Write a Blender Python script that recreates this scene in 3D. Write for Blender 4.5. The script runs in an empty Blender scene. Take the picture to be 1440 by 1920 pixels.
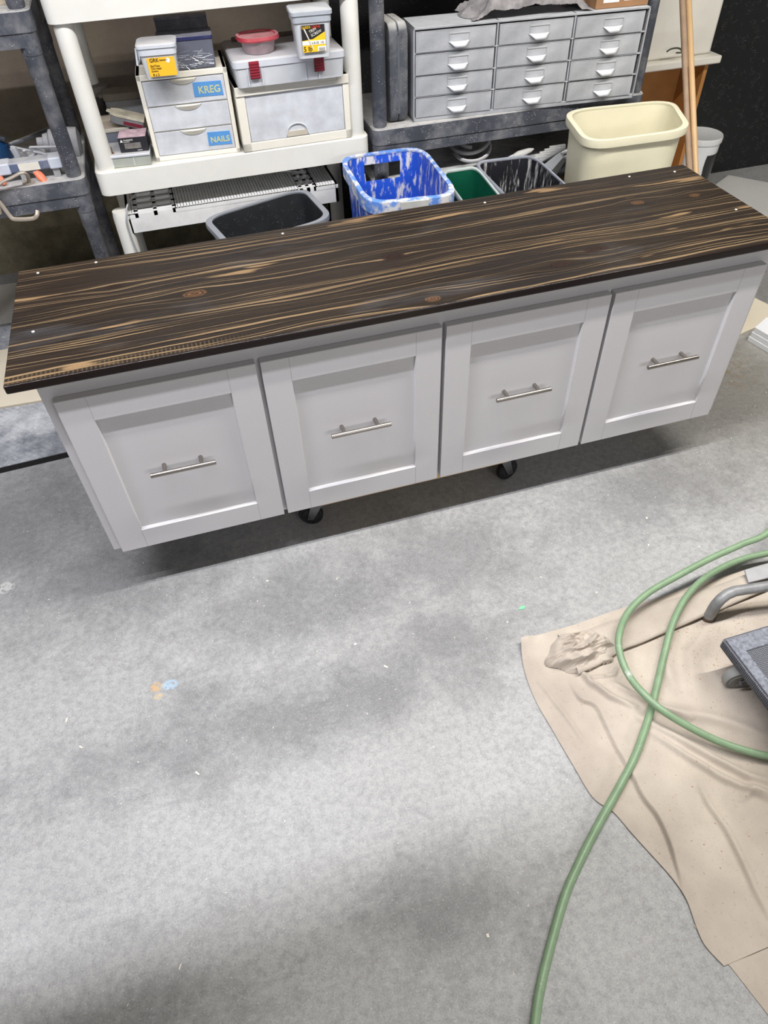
import bpy, bmesh, math, random
from mathutils import Vector, Matrix, noise
random.seed(7)
SC = bpy.context.scene
COL = SC.collection
PI = math.pi

# ------------------------------------------------------------------ camera
F = 1299.7445
R = ((0.95654067, -0.29005874, -0.02993109), (-0.23070167, -0.69000197, -0.68605686), (0.17834428, 0.66314644, -0.72693198))
CAM = Vector((0.353, -1.325, 1.5311))
cd = bpy.data.cameras.new('camera'); cam = bpy.data.objects.new('camera', cd); COL.objects.link(cam)
cd.sensor_fit = 'VERTICAL'; cd.sensor_height = 36; cd.sensor_width = 27; cd.lens = 36*F/1920; cd.clip_start = .02
cam.matrix_world = Matrix(((R[0][0], -R[1][0], -R[2][0], CAM[0]), (R[0][1], -R[1][1], -R[2][1], CAM[1]), (R[0][2], -R[1][2], -R[2][2], CAM[2]), (0, 0, 0, 1)))
SC.camera = cam
def ray(u, v):
    a = ((u-720)/F, (v-960)/F, 1.)
    return Vector([sum(R[i][j]*a[i] for i in range(3)) for j in range(3)])
def onz(u, v, z=0.):
    d = ray(u, v); return CAM+d*((z-CAM[2])/d[2])
def ony(u, v, y):
    d = ray(u, v); return CAM+d*((y-CAM[1])/d[1])

# ------------------------------------------------------------------ world, lamps, exposure
w = bpy.data.worlds.new('world'); SC.world = w; w.use_nodes = True
w.node_tree.nodes['Background'].inputs[0].default_value = (.75, .78, .85, 1)
w.node_tree.nodes['Background'].inputs[1].default_value = .035
def lamp(name, loc, rotz, sx, sy, watts, col):
    l = bpy.data.lights.new(name, 'AREA'); l.shape = 'RECTANGLE'; l.size = sx; l.size_y = sy; l.energy = watts; l.color = col
    o = bpy.data.objects.new(name, l); COL.objects.link(o); o.location = loc; o.rotation_euler = (0, 0, rotz); return o
lamp('ceiling_tube_left', (-.45, -.42, 2.62), .0, 2.3, .045, 62, (.93, .935, 1.0))
lamp('ceiling_tube_right', (2.0, -.30, 2.62), .0, 2.3, .045, 56, (1.0, .968, .91))
fl = lamp('front_fill', (1.6, -4.7, 2.1), 0, 2.4, .5, 38, (.98, .975, 1.0)); fl.rotation_euler = (math.radians(75), 0, math.radians(8))  # unseen fill light, added to brighten the drawer fronts
VS = SC.view_settings
SC.display_settings.display_device = 'sRGB'
VS.view_transform = 'Standard'; VS.look = 'None'; VS.gamma = 1; VS.use_curve_mapping = False
VS.exposure = 0.47

# ------------------------------------------------------------------ materials
MATS = {}
def lin(c):
    return tuple(((x/255+.055)/1.055)**2.4 if x > 10 else x/255/12.92 for x in c)
class NT:
    def __init__(s, name):
        s.m = bpy.data.materials.new(name); s.m.use_nodes = True; s.t = s.m.node_tree
        s.b = s.t.nodes['Principled BSDF']; s.geo = None
    def n(s, t, **k):
        x = s.t.nodes.new(t)
        for a, v in k.items(): setattr(x, a, v)
        return x
    def L(s, a, b): s.t.links.new(a, b)
    def co(s, obj=True):
        return s.n('ShaderNodeTexCoord').outputs['Object'] if obj else s.n('ShaderNodeNewGeometry').outputs['Position']
    def mapping(s, v, scale=(1, 1, 1), loc=(0, 0, 0), rot=(0, 0, 0)):
        m = s.n('ShaderNodeMapping'); s.L(v, m.inputs[0]); m.inputs['Scale'].default_value = scale; m.inputs['Location'].default_value = loc; m.inputs['Rotation'].default_value = rot
        return m.outputs[0]
    def noise(s, v, scale, detail=4, rough=.55, dist=0):
        m = s.n('ShaderNodeTexNoise'); s.L(v, m.inputs['Vector']); m.inputs['Scale'].default_value = scale; m.inputs['Detail'].default_value = detail
        m.inputs['Roughness'].default_value = rough; m.inputs['Distortion'].default_value = dist; return m.outputs[0]
    def ramp(s, f, a, b, ca=0., cb=1.):
        m = s.n('ShaderNodeMapRange'); s.put(f, m.inputs[0]); m.inputs[1].default_value = a; m.inputs[2].default_value = b; m.inputs[3].default_value = ca; m.inputs[4].default_value = cb
        return m.outputs[0]
    def put(s, v, i):
        if hasattr(v, 'links'): s.L(v, i)
        else: i.default_value = v
    def math(s, op, a, b=0., c=None):
        m = s.n('ShaderNodeMath', operation=op); s.put(a, m.inputs[0]); s.put(b, m.inputs[1])
        if c is not None: s.put(c, m.inputs[2])
        return m.outputs[0]
    def mix(s, f, a, b):
        m = s.n('ShaderNodeMix', data_type='RGBA'); s.put(f, m.inputs[0])
        for v, i in ((a, 6), (b, 7)):
            if hasattr(v, 'links'): s.L(v, m.inputs[i])
            else: m.inputs[i].default_value = (*v[:3], 1)
        return m.outputs[2]
    def bump(s, h, st=.3, d=.002):
        m = s.n('ShaderNodeBump'); m.inputs['Strength'].default_value = st; m.inputs['Distance'].default_value = d; s.L(h, m.inputs['Height']); s.L(m.outputs[0], s.b.inputs['Normal'])
    def col(s, c):
        if hasattr(c, 'links'): s.L(c, s.b.inputs['Base Color'])
        else: s.b.inputs['Base Color'].default_value = (*c[:3], 1)
    def rough(s, r): s.put(r, s.b.inputs['Roughness'])
def M(name, c, rough=.5, metal=0., var=.12, vs=14, bump=0., bs=200, dust=0., dustc=(205, 203, 198), spot=0., trans=0., streak=None, spec=.5, alpha=1.):
    """painted / plastic / metal surface with mottling, settled dust on upward faces and small specks"""
    if name in MATS: return MATS[name]
    t = NT(name); c = lin(c); P = t.co()
    n = t.noise(P, vs, 5)
    col = t.mix(t.ramp(n, .3, .7), [x*(1-var) for x in c], [min(1, x*(1+var)) for x in c])
    if streak:
        sc, th, sw, mm = streak
        s1 = t.noise(t.mapping(P, mm), sc, 6, .65)
        col = t.mix(t.ramp(s1, th, th+sw), col, lin((214, 212, 210)))
    if dust:
        g = t.n('ShaderNodeNewGeometry').outputs['Normal']; sp = t.n('ShaderNodeSeparateXYZ'); t.L(g, sp.inputs[0])
        up = t.ramp(sp.outputs[2], .35, .95, 0, 1)
        dn = t.math('MULTIPLY', up, t.ramp(t.noise(P, 30, 5), .25, .55, .6, 1))
        side = t.ramp(t.noise(P, 9, 6, .7), .45, .75, 0, .35)
        col = t.mix(t.math('MULTIPLY', t.math('MAXIMUM', dn, side), dust), col, lin(dustc))
    if spot:
        v = t.n('ShaderNodeTexVoronoi'); t.L(P, v.inputs[0]); v.inputs['Scale'].default_value = 190
        sm = t.math('MULTIPLY', t.math('LESS_THAN', v.outputs[0], .16), t.math('GREATER_THAN', t.noise(P, 25, 2), .55))
        col = t.mix(t.math('MULTIPLY', sm, spot), col, lin((225, 224, 220)))
    t.col(col); t.rough(rough); t.b.inputs['Metallic'].default_value = metal; t.b.inputs['Specular IOR Level'].default_value = spec
    if trans: t.b.inputs['Transmission Weight'].default_value = trans; t.b.inputs['IOR'].default_value = 1.2
    if alpha < 1: t.b.inputs['Alpha'].default_value = alpha
    if bump: t.bump(t.noise(P, bs, 4), bump)
    MATS[name] = t.m; return t.m

def mat_floor():
    t = NT('concrete'); P = t.co(False)
    base = t.mix(t.ramp(t.noise(P, 1.7, 5, .6, .3), .3, .7), lin((156, 156, 155)), lin((176, 176, 175)))
    # dirt: stains with a place of their own, ragged by noise
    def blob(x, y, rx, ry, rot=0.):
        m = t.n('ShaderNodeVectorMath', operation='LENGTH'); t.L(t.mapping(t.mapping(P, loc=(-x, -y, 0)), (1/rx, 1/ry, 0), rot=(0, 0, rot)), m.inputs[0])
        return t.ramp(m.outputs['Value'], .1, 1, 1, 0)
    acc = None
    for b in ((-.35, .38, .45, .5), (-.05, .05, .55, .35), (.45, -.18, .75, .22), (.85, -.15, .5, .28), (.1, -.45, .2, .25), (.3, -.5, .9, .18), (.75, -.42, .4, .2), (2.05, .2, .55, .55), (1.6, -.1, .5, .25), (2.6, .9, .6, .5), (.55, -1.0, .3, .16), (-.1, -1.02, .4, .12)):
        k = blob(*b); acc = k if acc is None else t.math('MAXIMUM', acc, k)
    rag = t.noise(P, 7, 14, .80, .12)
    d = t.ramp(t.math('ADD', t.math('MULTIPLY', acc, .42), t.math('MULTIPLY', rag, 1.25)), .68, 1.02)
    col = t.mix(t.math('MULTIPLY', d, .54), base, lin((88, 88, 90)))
    warm = blob(2.2, .35, .9, .8)
    col = t.mix(t.math('MULTIPLY', warm, .45), col, lin((128, 120, 104)))
    rust = t.math('MULTIPLY', blob(2.1, .38, .16, .16), t.ramp(t.noise(P, 20, 4), .5, .6)); col = t.mix(t.math('MULTIPLY', rust, .6), col, lin((122, 92, 50)))
    g = t.noise(P, 60, 6, .75); col = t.mix(t.ramp(g, .42, .68, 0, .42), col, lin((90, 90, 91)))
    g2 = t.noise(P, 260, 3, .8); col = t.mix(t.ramp(g2, .58, .70, 0, .45), col, lin((232, 231, 228)))
    g3 = t.noise(t.mapping(P, loc=(5, 3, 1)), 300, 3, .8); col = t.mix(t.ramp(g3, .55, .68, 0, .5), col, lin((70, 70, 72)))
    # paint drips
    for x, y, r, c in ((.02, -.32, .012, (196, 160, 110)), (.052, -.325, .014, (160, 185, 205)), (.022, -.348, .008, (190, 170, 130)), (-.37, .13, .02, (205, 204, 198))):
        k = t.math('MULTIPLY', t.ramp(blob(x, y, r*2, r*1.5), .2, .5), t.ramp(t.noise(P, 90, 3), .4, .5)); col = t.mix(t.math('MULTIPLY', k, .8), col, lin(c))
    v = t.n('ShaderNodeTexVoronoi', feature='DISTANCE_TO_EDGE'); t.L(t.mapping(P), v.inputs[0]); v.inputs['Scale'].default_value = 130
    cr = t.math('MULTIPLY', t.math('LESS_THAN', v.outputs[0], .018), t.ramp(t.noise(P, 2.3, 3), .5, .62)); col = t.mix(t.math('MULTIPLY', cr, .22), col, lin((100, 100, 100)))
    t.col(col); t.rough(t.ramp(rag, .3, .7, .42, .62)); t.bump(t.noise(P, 180, 5, .7), .25, .002)
    return t.m
def mat_wood():
    t = NT('stained_pine'); P = t.co()
    sp = t.n('ShaderNodeSeparateXYZ'); t.L(P, sp.inputs[0]); X, Y, Z = sp.outputs
    # warp the grain round the knots
    yy = Y; km = None
    for kx, ky, rx, ry, a in KNOTS:
        dx = t.math('DIVIDE', t.math('SUBTRACT', X, kx), rx*3.2); dy = t.math('DIVIDE', t.math('SUBTRACT', Y, ky), ry*2.6)
        q = t.math('ADD', t.math('MULTIPLY', dx, dx), t.math('MULTIPLY', dy, dy))
        g = t.math('EXPONENT', t.math('MULTIPLY', q, -1.))
        yy = t.math('SUBTRACT', yy, t.math('MULTIPLY', t.math('SUBTRACT', Y, ky), t.math('MULTIPLY', g, .78)))
    c = t.n('ShaderNodeCombineXYZ'); t.L(X, c.inputs[0]); t.L(yy, c.inputs[1]); t.L(Z, c.inputs[2]); V = c.outputs[0]
    wob = t.noise(t.mapping(V, (1.3, 5, 5)), 1.0, 3)
    y2 = t.math('ADD', yy, t.math('MULTIPLY', t.math('SUBTRACT', wob, .5), .07))
    c2 = t.n('ShaderNodeCombineXYZ'); t.L(X, c2.inputs[0]); t.L(y2, c2.inputs[1]); t.L(Z, c2.inputs[2]); W = c2.outputs[0]
    fine = t.noise(t.mapping(W, (.9, 150, 8)), 1.0, 4, .6)
    mid = t.noise(t.mapping(W, (1.1, 24, 5), loc=(3, 1, 0)), 1.0, 3, .5)
    vfine = t.noise(t.mapping(W, (5, 330, 8)), 1.0, 2, .5)
    broad = t.noise(t.mapping(V, (1.2, 5, 2), loc=(7, 2, 0)), 1.0, 3, .5)
    dark = t.mix(t.ramp(broad, .35, .65), lin((17, 14, 13)), lin((33, 26, 22)))
    tone = t.mix(t.ramp(vfine, .3, .75), dark, lin((50, 40, 31)))
    light = t.mix(t.noise(t.mapping(V, (2, 9, 1)), 1., 2), lin((118, 96, 68)), lin((146, 124, 94)))
    lines = t.math('MULTIPLY', t.ramp(fine, .545, .60), t.ramp(mid, .34, .54, .25, 1))
    front = t.ramp(Y, .16, .0, 0, .55)
    lines = t.math('MINIMUM', t.math('MULTIPLY', lines, t.math('ADD', t.ramp(broad, .3, .6, .45, .95), front)), 1.)
    col = t.mix(lines, tone, light)
    patch = t.math('MULTIPLY', t.ramp(t.noise(t.mapping(W, (3.2, 26, 4), loc=(9, 9, 0)), 1., 2), .665, .70), .75)
    col = t.mix(patch, col, lin((150, 122, 88)))
    blk = t.ramp(t.noise(t.mapping(W, (2.2, 14, 4), loc=(1, 5, 0)), 1., 4, .6), .56, .68, 0, .7); col = t.mix(blk, col, lin((30, 26, 26)))
    for kx, ky, rx, ry, a in KNOTS:
        m = t.n('ShaderNodeVectorMath', operation='LENGTH'); t.L(t.mapping(t.mapping(P, loc=(-kx, -ky, 0)), (1/rx, 1/ry, 0)), m.inputs[0])
        dd = t.math('ADD', m.outputs['Value'], t.math('MULTIPLY', t.noise(P, 60, 3), .5))
        ring = t.math('SINE', t.math('MULTIPLY', dd, 16.)); kc = lin((104, 76, 50)) if a else lin((24, 19, 18))
        kcol = t.mix(t.ramp(ring, -1, 1), kc, lin((48, 30, 22)))
        col = t.mix(t.ramp(dd, .95, 1.35, 1, 0), col, kcol)
    # planer chatter marks along the front left edge
    ch = t.math('MULTIPLY', t.ramp(t.math('SINE', t.math('MULTIPLY', X, 700.)), .1, .8), t.math('MULTIPLY', t.ramp(Y, .018, .010), t.ramp(X, .32, .45, 1, 0)))
    ch = t.math('MULTIPLY', ch, t.math('GREATER_THAN', Y, -.012)); col = t.mix(t.math('MULTIPLY', ch, .3), col, lin((120, 100, 74)))
    haze = t.ramp(t.noise(t.mapping(P, (2.5, 9, 1)), 1., 4), .6, .8, 0, .22); col = t.mix(haze, col, lin((110, 116, 124)))
    edge = t.math('LESS_THAN', Y, -.0135); col = t.mix(edge, col, lin((30, 22, 20)))
    t.col(col); t.rough(t.mix(edge, (.46, .46, .46), (.22, .22, .22))); t.bump(fine, .25, .0015); t.b.inputs['Specular IOR Level'].default_value = .35
    return t.m
def mat_wall():
    t = NT('old_concrete_wall'); P = t.co(False)
    col = t.mix(t.ramp(t.noise(P, 2.5, 6, .6), .3, .7), lin((94, 84, 75)), lin((128, 117, 101)))
    sp = t.n('ShaderNodeSeparateXYZ'); t.L(P, sp.inputs[0])
    col = t.mix(t.ramp(sp.outputs[2], .62, .5, 0, .8), col, t.mix(t.ramp(t.noise(P, 14, 6, .7), .35, .65), lin((128, 123, 102)), lin((168, 160, 134))))
    crk = t.noise(t.mapping(P, (6, 6, 22)), 1.6, 8, .75, 1.2); col = t.mix(t.ramp(crk, .62, .7, 0, .6), col, lin((50, 44, 36)))
    t.col(col); t.rough(.85); t.bump(t.noise(P, 40, 6, .7), .5, .006); return t.m
def mat_canvas():
    t = NT('canvas_drop_cloth'); P = t.co(False)
    col = t.mix(t.ramp(t.noise(P, 5, 5, .6), .3, .7), lin((178, 167, 154)), lin((202, 191, 177)))
    col = t.mix(t.ramp(t.noise(P, 150, 5, .85), .58, .70, 0, .6), col, lin((120, 98, 76)))
    dk = t.noise(t.mapping(P, loc=(4, 4, 0)), 3.2, 4); col = t.mix(t.ramp(dk, .42, .66, 0, .5), col, lin((146, 134, 126)))
    t.col(col); t.rough(.9); t.b.inputs['Sheen Weight'].default_value = .15
    wv = t.n('ShaderNodeTexWave'); t.L(P, wv.inputs[0]); wv.inputs['Scale'].default_value = 300
    t.bump(t.noise(P, 500, 3), .25, .001); return t.m
def mat_carpet():
    t = NT('grey_carpet'); P = t.co()
    w1 = t.n('ShaderNodeTexWave', bands_direction='Y'); t.L(P, w1.inputs[0]); w1.inputs['Scale'].default_value = 75; w1.inputs['Distortion'].default_value = 1
    w2 = t.n('ShaderNodeTexWave', bands_direction='X'); t.L(P, w2.inputs[0]); w2.inputs['Scale'].default_value = 75; w2.inputs['Distortion'].default_value = 1
    h = t.math('ADD', w1.outputs[1], w2.outputs[1]); h = t.math('ADD', h, t.noise(P, 300, 3))
    col = t.mix(t.ramp(h, .7, 2.2), lin((78, 80, 92)), lin((158, 160, 166)))
    t.col(col); t.rough(.95); t.bump(h, .8, .004); return t.m
def mat_plate():
    t = NT('diamond_tread_mat'); P = t.co(False)
    a = t.n('ShaderNodeTexBrick'); t.L(t.mapping(P, (1, 1, 1), rot=(0, 0, .78)), a.inputs[0]); a.inputs['Scale'].default_value = 14; a.inputs['Mortar Size'].default_value = .035
    col = t.mix(t.ramp(t.noise(P, 7, 6, .7), .38, .62), lin((128, 131, 138)), lin((190, 192, 196)))
    col = t.mix(t.math('MULTIPLY', a.outputs['Fac'], t.ramp(t.noise(P, 6, 3), .4, .6, 0, .3)), col, lin((96, 100, 108)))
    col = t.mix(t.ramp(t.noise(P, 150, 3, .8), .62, .7), col, lin((225, 225, 225)))
    t.col(col); t.rough(.55); t.bump(t.math('ADD', a.outputs['Fac'], t.noise(P, 80, 3)), .5, .004); return t.m
KNOTS = [(.826, .236, .034, .018, 0), (.337, .224, .03, .016, 1), (.158, .323, .022, .012, 0), (1.304, .10, .036, .016, 0), (1.538, .30, .020, .012, 1), (1.707, .287, .017, .011, 1), (.849, .013, .02, .012, 1), (1.19, .06, .03, .014, 0), (.54, .36, .018, .01, 0)]

white_paint = M('white_lacquer', (206, 204, 206), .38, var=.015, vs=3)
raw_ply = M('raw_plywood_edge', (196, 168, 128), .7)
steel = M('brushed_steel', (158, 152, 146), .33, 1., var=.05, vs=60)
black_rub = M('black_rubber', (26, 26, 28), .5)
shelf_white = M('ivory_shelf_plastic', (224, 223, 216), .45, var=.03, dust=.45, dustc=(222, 216, 200), spot=.1)
shelf_grey = M('dusty_charcoal_plastic', (72, 75, 84), .55, var=.25, dust=.9, spot=.9, vs=9)
seam = M('dark_seam', (60, 60, 60), .8)
ivory = M('ivory_plastic', (232, 228, 214), .45, var=.03, dust=.4, dustc=(215, 205, 186))
frost = M('frosted_plastic', (202, 205, 210), .32, var=.14, vs=22, dust=.25, dustc=(205, 196, 180))
clear = M('clear_plastic', (212, 215, 219), .2, var=.08, trans=.12, vs=18)
clear_lid = M('cloudy_lid_plastic', (205, 209, 216), .3, var=.08, dust=.35, dustc=(190, 176, 158))
tape_blue = M('blue_painters_tape', (84, 146, 206), .7, var=.08)
ink_y = M('yellow_marker', (196, 200, 150), .7)
galv = M('dusty_grey_steel', (166, 168, 172), .5, .1, var=.22, vs=12, dust=.85, dustc=(208, 210, 212), spot=.4)
galv_d = M('gap_shade', (40, 41, 43), .6, .3)

# ------------------------------------------------------------------ mesh helpers
class MB:
    def __init__(s): s.v = []; s.f = []; s.u = []
    def add(s, vs, fs):
        o = len(s.v); s.v += [tuple(a) for a in vs]; s.f += [tuple(i+o for i in f) for f in fs]; return s
    def box(s, x0, x1, y0, y1, z0, z1, rot=None, at=(0, 0, 0)):
        vs = [Vector((x, y, z)) for z in (z0, z1) for y in (y0, y1) for x in (x0, x1)]
        if rot is not None: vs = [rot @ v for v in vs]
        a = Vector(at); return s.add([v+a for v in vs], [(0, 2, 3, 1), (4, 5, 7, 6), (0, 1, 5, 4), (2, 6, 7, 3), (0, 4, 6, 2), (1, 3, 7, 5)])
    def loft(s, rings, cap0=True, cap1=True):
        n = len(rings[0]); o = len(s.v)
        for r in rings: s.v += [tuple(a) for a in r]
        for k in range(len(rings)-1):
            for i in range(n):
                j = (i+1) % n; s.f.append((o+k*n+i, o+k*n+j, o+(k+1)*n+j, o+(k+1)*n+i))
        if cap0: s.f.append(tuple(o+i for i in reversed(range(n))))
        if cap1: s.f.append(tuple(o+(len(rings)-1)*n+i for i in range(n)))
        return s
    def tube(s, pts, r, n=12, flat=1.):
        pts = [Vector(p) for p in pts]; rings = []; up = None
        for i, p in enumerate(pts):
            d = (pts[min(i+1, len(pts)-1)]-pts[max(i-1, 0)]).normalized()
            if up is None:
                up = Vector((0, 0, 1)) if abs(d.z) < .9 else Vector((0, 1, 0))
            a = d.cross(up).normalized(); b = a.cross(d).normalized(); up = b
            rr = r[i] if isinstance(r, (list, tuple)) else r
            rings.append([p+a*math.cos(2*PI*k/n)*rr+b*math.sin(2*PI*k/n)*rr*flat for k in range(n)])
        return s.loft(rings)
    def cyl(s, p0, p1, r0, r1=None, n=24): return s.tube([p0, p1], [r0, r0 if r1 is None else r1], n)
    def lathe(s, prof, c=(0, 0, 0), n=32):
        return s.loft([[Vector((c[0]+r*math.cos(2*PI*k/n), c[1]+r*math.sin(2*PI*k/n), c[2]+z)) for k in range(n)] for r, z in prof])
    def prism(s, poly, z0, z1):
        return s.loft([[Vector((x, y, z0)) for x, y in poly], [Vector((x, y, z1)) for x, y in poly]])
    def build(s, name, mat, parent=None, bevel=0, smooth=True, angle=35, seg=2, boxes=None):
        me = bpy.data.meshes.new(name); me.from_pydata(s.v, [], s.f); me.update()
        bm = bmesh.new(); bm.from_mesh(me); bmesh.ops.recalc_face_normals(bm, faces=bm.faces)
        bm.to_mesh(me); bm.free()
        o = bpy.data.objects.new(name, me); COL.objects.link(o); o.data.materials.append(mat)
        if boxes:
            cut = bpy.data.objects.new('cutter', boxes.mesh()); COL.objects.link(cut)
            md = o.modifiers.new('b', 'BOOLEAN'); md.object = cut; md.operation = 'DIFFERENCE'; md.solver = 'EXACT'
            bpy.context.view_layer.update(); dg = bpy.context.evaluated_depsgraph_get()
            me2 = bpy.data.meshes.new_from_object(o.evaluated_get(dg)); o.modifiers.clear(); o.data = me2; me = me2
            bpy.data.objects.remove(cut)
        if parent: o.parent = parent
        if bevel:
            md = o.modifiers.new('bevel', 'BEVEL'); md.width = bevel; md.segments = seg; md.limit_method = 'ANGLE'; md.angle_limit = .6
        if smooth:
            for p in me.polygons: p.use_smooth = True
            me.set_sharp_from_angle(angle=math.radians(angle))
        return o
    def mesh(s):
        me = bpy.data.meshes.new('c'); me.from_pydata(s.v, [], s.f); bm = bmesh.new(); bm.from_mesh(me); bmesh.ops.recalc_face_normals(bm, faces=bm.faces); bm.to_mesh(me); bm.free(); return me
def tag(o, label=None, cat=None, group=None, kind=None):
    for k, v in (('label', label), ('category', cat), ('group', group), ('kind', kind)):
        if v: o[k] = v
    return o
def thing(name, label, cat, loc=(0, 0, 0), rz=0, group=None):
    o = bpy.data.objects.new(name, None); COL.objects.link(o); o.location = loc; o.rotation_euler = (0, 0, rz); o.empty_display_size = .05
    return tag(o, label, cat, group)
def dup(o, parent=None):
    c = o.copy(); COL.objects.link(c)
    if parent: c.parent = parent
    for ch in [x for x in COL.objects if x.parent == o]: dup(ch, c)
    return c
def text(name, s, size, mat, parent, loc, rot=(PI/2, 0, 0), ext=.0003, sx=1., bold=0.0):
    c = bpy.data.curves.new(name, 'FONT'); c.body = s; c.size = size; c.extrude = ext; c.offset = bold; c.align_x = 'LEFT'; c.resolution_u = 3
    t = bpy.data.objects.new(name, c); COL.objects.link(t); bpy.context.view_layer.update()
    me = bpy.data.meshes.new_from_object(t.evaluated_get(bpy.context.evaluated_depsgraph_get())); bpy.data.objects.remove(t)
    o = bpy.data.objects.new(name, me); COL.objects.link(o); me.materials.clear(); me.materials.append(mat); o.parent = parent; o.location = loc; o.rotation_euler = rot; o.scale = (sx, 1, 1)
    return o
def rrect(x0, x1, y0, y1, r, z=0, n=6):
    out = []
    for cx, cy, a in ((x1-r, y1-r, 0), (x0+r, y1-r, 90), (x0+r, y0+r, 180), (x1-r, y0+r, 270)):
        for k in range(n+1):
            t = math.radians(a+90*k/n); out.append(Vector((cx+r*math.cos(t), cy+r*math.sin(t), z)))
    return out
def rquad(cs, r, n=7):
    """rounded quad ring from four corner points, r = fraction of the sides"""
    out = []
    for i in range(4):
        p = cs[i]; a = p.lerp(cs[i-1], r); b = p.lerp(cs[(i+1) % 4], r)
        for k in range(n+1):
            t = k/n; m = a.lerp(p, t).lerp(p.lerp(b, t), t); out.append(m*.999+p*.001)
    return out
def vert3(xy, z): return Vector((xy[0], xy[1], z))
def spline(pts, k=8):
    pts = [Vector(p) for p in pts]; out = []
    for i in range(len(pts)-1):
        p0 = pts[max(i-1, 0)]; p1 = pts[i]; p2 = pts[i+1]; p3 = pts[min(i+2, len(pts)-1)]
        for j in range(k):
            t = j/k; out.append(.5*((2*p1)+(-p0+p2)*t+(2*p0-5*p1+4*p2-p3)*t*t+(-p0+3*p1-3*p2+p3)*t**3))
    return out+[pts[-1]]

# ------------------------------------------------------------------ the room
def struct(name, mb, m, **k):
    return tag(mb.build(name, m, smooth=False, **k), kind='structure')
struct('floor', MB().box(-4, 6, -5, 2.2, -.1, 0), mat_floor())
struct('wall_back', MB().box(-4, 6, 2.08, 2.2, 0, 2.9), mat_wall())
shopwall = M('shop_wall_paint', (176, 172, 164), .8)
struct('wall_left', MB().box(-4.1, -4, -5, 2.2, 0, 2.9), shopwall)
struct('wall_right', MB().box(6, 6.1, -5, 2.2, 0, 2.9), shopwall)
struct('wall_front', MB().box(-4, 6, -5.1, -5, 0, 2.9), shopwall)
struct('ceiling', MB().box(-4, 6, -5, 2.2, 2.9, 3.0), M('ceiling_paint', (190, 188, 182), .9))

# ------------------------------------------------------------------ rolling console
con = thing('console_cabinet', 'long white shaker console with dark stained pine top, four drawer fronts', 'cabinet', (0, 0, 0))
c = MB()
c.box(-.024, 1.775, .022, .04, .158, .70)      # front frame
c.box(-.024, -.006, .04, .46, .158, .70); c.box(1.757, 1.775, .04, .46, .158, .70); c.box(-.006, 1.757, .442, .46, .158, .70); c.box(-.006, 1.757, .04, .442, .158, .176)
c.build('carcass', white_paint, con, bevel=.001)
top = MB().box(-.0704, 1.8018, -.0173, .487, .7006, .7203).build('countertop', mat_wood(), con, bevel=.0035, seg=3)
plug = M('white_filler', (225, 222, 212), .6)
for u, v in ((71, 512), (180, 492), (62, 622), (530, 438), (909, 380), (1180, 331), (1265, 322), (1380, 393)):
    q = onz(u, v, .7203); MB().lathe([(.0001, -.001), (.0035, 0), (.0032, .001), (.0015, .0016), (.0001, .0017)], (q.x, q.y, .7203), 12).build('filler_dot', plug, con)
dw, dh, st, rl, T, RC = .4294, .4862, .0645, .0634, .020, .0095
dr0 = None
def drawer_front():
    m = MB()
    def frame_rings():
        a = [(0, 0), (dw, 0), (dw, dh), (0, dh)]; b = [(st, rl), (dw-st, rl), (dw-st, dh-rl), (st, dh-rl)]
        bev = .0025; b2 = [(st+bev, rl+bev), (dw-st-bev, rl+bev), (dw-st-bev, dh-rl-bev), (st+bev, dh-rl-bev)]
        return a, b, b2
    a, b, b2 = frame_rings()
    rings = [[Vector((x, T, z)) for x, z in a], [Vector((x, 0.001, z)) for x, z in a], [Vector((x+(.001 if x < .2 else -.001), 0, z+(.001 if z < .2 else -.001))) for x, z in a],
             [Vector((x, 0, z)) for x, z in b], [Vector((x, RC*.9, z)) for x, z in b2], [Vector((x, RC, z)) for x, z in b2]]
    m.loft(rings, True, True)
    o = m.build('drawer_front', white_paint, con, angle=12)
    for x in (st, dw-st):
        for z0, z1 in ((.001, rl), (dh-rl, dh-.001)):
            MB().box(x-.0003, x+.0003, -.00015, .001, z0, z1).build('joint_line', M('joint_line', (150, 148, 147), .8), o, smooth=False)
    h = MB(); hz = .253; hx = dw/2
    h.cyl((hx-.077, -.032+RC, hz), (hx+.077, -.032+RC, hz), .006, n=20)
    for dx in (-.0435, .0435): h.cyl((hx+dx, RC, hz), (hx+dx, -.032+RC, hz), .005, n=16)
    hb = h.build('bar_handle', steel, o, bevel=.0006); tag(hb, 'brushed steel bar handle')
    return o
dr0 = drawer_front(); dr0.location = (0, 0, .164)
for i in (1, 2, 3):
    d = dup(dr0, con); d.location = (i*.44, 0, .164)
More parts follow.
